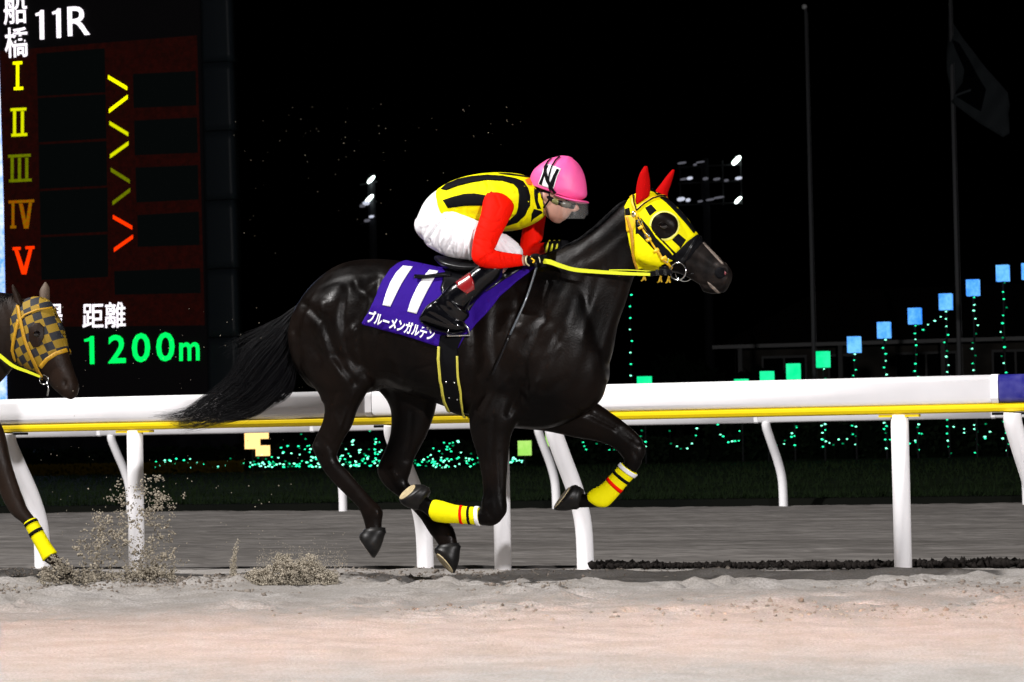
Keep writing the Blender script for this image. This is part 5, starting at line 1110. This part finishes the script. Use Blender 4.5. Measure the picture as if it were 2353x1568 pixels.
# floodlight towers far away
lit = emis('lit_floodlight', (.85, 1, .95), 5); dimlit = emis('half_lit_floodlight', (.55, .58, .70), .9); vd = emis('glancing_floodlight', (.5, .5, .6), .16)
def tower(pole_px, lamps, frame, label, dep=150):
    p0 = atdepth(pole_px[0], pole_px[1], dep); p1 = atdepth(pole_px[2], pole_px[3], dep); Yt = float(p1[1]); r = empty('floodlight_tower', (p1[0], Yt, 0), label, 'floodlight', 'far floodlight towers')
    MB().tube([(p1[0], Yt, 0), (p1[0], Yt, atY(pole_px[0], pole_px[1], Yt)[2])], [.35, .18], 12).build('mast', mat('mast_paint', (.035, .035, .04), .7, spec=.1), r, True)
    mb = MB()
    for a in frame: mb.tube([atY(a[0], a[1], Yt), atY(a[2], a[3], Yt)], .05, 6)
    mb.build('frame', mat('frame_paint', (.02, .02, .022), .5), r)
    for x, y, wd, ht, k in lamps:
        c = atY(x, y, Yt)+np.array([0, -.3, 0]); s = 150/FPX; a = MB(); ax = np.array([math.cos(.75), 0, math.sin(.75)]) if k == 0 else np.array([1, 0, .1])
        ax = ax/np.linalg.norm(ax)
        a.tube([c-ax*wd*s/2, c-ax*wd*s*.25, c+ax*wd*s*.25, c+ax*wd*s/2], [ht*s*.3, ht*s/2, ht*s/2, ht*s*.25], 12); l = a.build('lamp', (lit, dimlit, vd)[k], r, True)
        MB().tube([c+np.array([0, .1, .0]), c+np.array([0, .45, -.1])], [ht*s*.5, ht*s*.4], 10).build('housing', M['dark'], l, True)
tower((1613, 365, 1632, 870), [(1695, 370, 25, 11, 0), (1700, 411, 15, 7, 1), (1699, 461, 20, 8, 0), (1568, 459, 18, 9, 1), (1584, 461, 10, 8, 1), (1588, 411, 13, 7, 1), (1574, 413, 16, 5, 2), (1570, 376, 20, 5, 2), (1612, 374, 20, 4, 2), (1600, 380, 8, 5, 2), (1624, 412, 12, 7, 2), (1650, 413, 16, 6, 2), (1672, 416, 10, 6, 2), (1655, 455, 24, 5, 2), (1635, 460, 20, 5, 2), (1612, 464, 12, 5, 2)],
      [(1558, 385, 1705, 378), (1558, 422, 1705, 416), (1558, 472, 1705, 466), (1562, 372, 1564, 474), (1612, 372, 1614, 474), (1660, 370, 1662, 472), (1702, 368, 1705, 470)], 'distant floodlight bank behind the ears of the black horse')
tower((846, 400, 858, 590), [(857, 414, 22, 8, 0), (853, 458, 24, 9, 0), (846, 468, 16, 10, 1), (838, 474, 14, 8, 2), (858, 499, 12, 6, 1), (848, 508, 14, 7, 2)], [(828, 425, 866, 418), (828, 470, 866, 463), (828, 515, 866, 508), (846, 410, 848, 520)], 'distant floodlight bank left of the jockey')

# building behind the lanterns
bd = 86.0
b0 = atdepth(1690, 1000, bd); b1 = atdepth(2600, 1000, bd)
BYY = float(b0[1]); X0 = float(atY(1690, 860, BYY)[0]); X1 = float(atY(2700, 860, BYY)[0]); ze = float(atY(1690, 802, BYY)[2])
bu = empty('low_building', ((X0+X1)/2, BYY, 0), 'long low building with a broad dark roof behind the row of blue lanterns', 'building')
wm = mat('pale_render', (.065, .058, .05), .9, spec=.05, noise=(.8, (.02, .018, .016), 4)); fm = mat('window_frame_paint', (.11, .11, .11), .7, spec=.1)
rt = float(atY(1740, 678, BYY)[2])
MB().box((X0, BYY, 0), (X1, BYY+9, ze-.05)).build('wall', wm, bu)
rf = MB(); rf.add([(X0-.5, BYY-1.0, ze), (X1+.5, BYY-1.0, ze), (X1+.5, BYY+10, ze), (X0-.5, BYY+10, ze), (X0+1.9, BYY+4.5, rt+.3), (X1-1.9, BYY+4.5, rt+.3)], [(0, 1, 5, 4), (1, 2, 5), (2, 3, 4, 5), (3, 0, 4), (0, 3, 2, 1)])
ro = rf.build('roof', mat('dark_roof_tile', (.012, .010, .0085), .95, spec=.02), bu)
MB().box((X0-.5, BYY-1.1, ze-.02), (X1+.5, BYY-1.0, ze+.10)).build('gutter', mat('gutter_paint', (.23, .23, .23), .6, spec=.1), ro)
x = X0+.9; k = 0
while x < X1-2:
    wd = (1.5, .9, 2.0)[k % 3]; f = MB(); z0 = ze-1.5; z1 = ze-.35
    f.box((x, BYY-.06, z1), (x+wd, BYY-.003, z1+.08)); f.box((x, BYY-.06, z0), (x+wd, BYY-.003, z0+.08))
    for q in np.linspace(x, x+wd-.06, 3): f.box((q, BYY-.055, z0+.08), (q+.06, BYY-.003, z1))
    wo = f.build('window', fm, bu); MB().box((x+.03, BYY-.03, z0+.05), (x+wd-.03, BYY-.01, z1+.03)).build('pane', mat('dark_glass', (.001, .0012, .0015), .2, spec=.1), wo)
    x += wd+(.7, 1.3, 1.1)[k % 3]; k += 1
for x in np.arange(X0+.3, X1, 3.3): MB().box((x, BYY-.9, 0), (x+.14, BYY-.76, ze)).build('veranda_post', fm, bu)
for o in scene.objects:
    if o.type == 'LIGHT': o.visible_camera = True
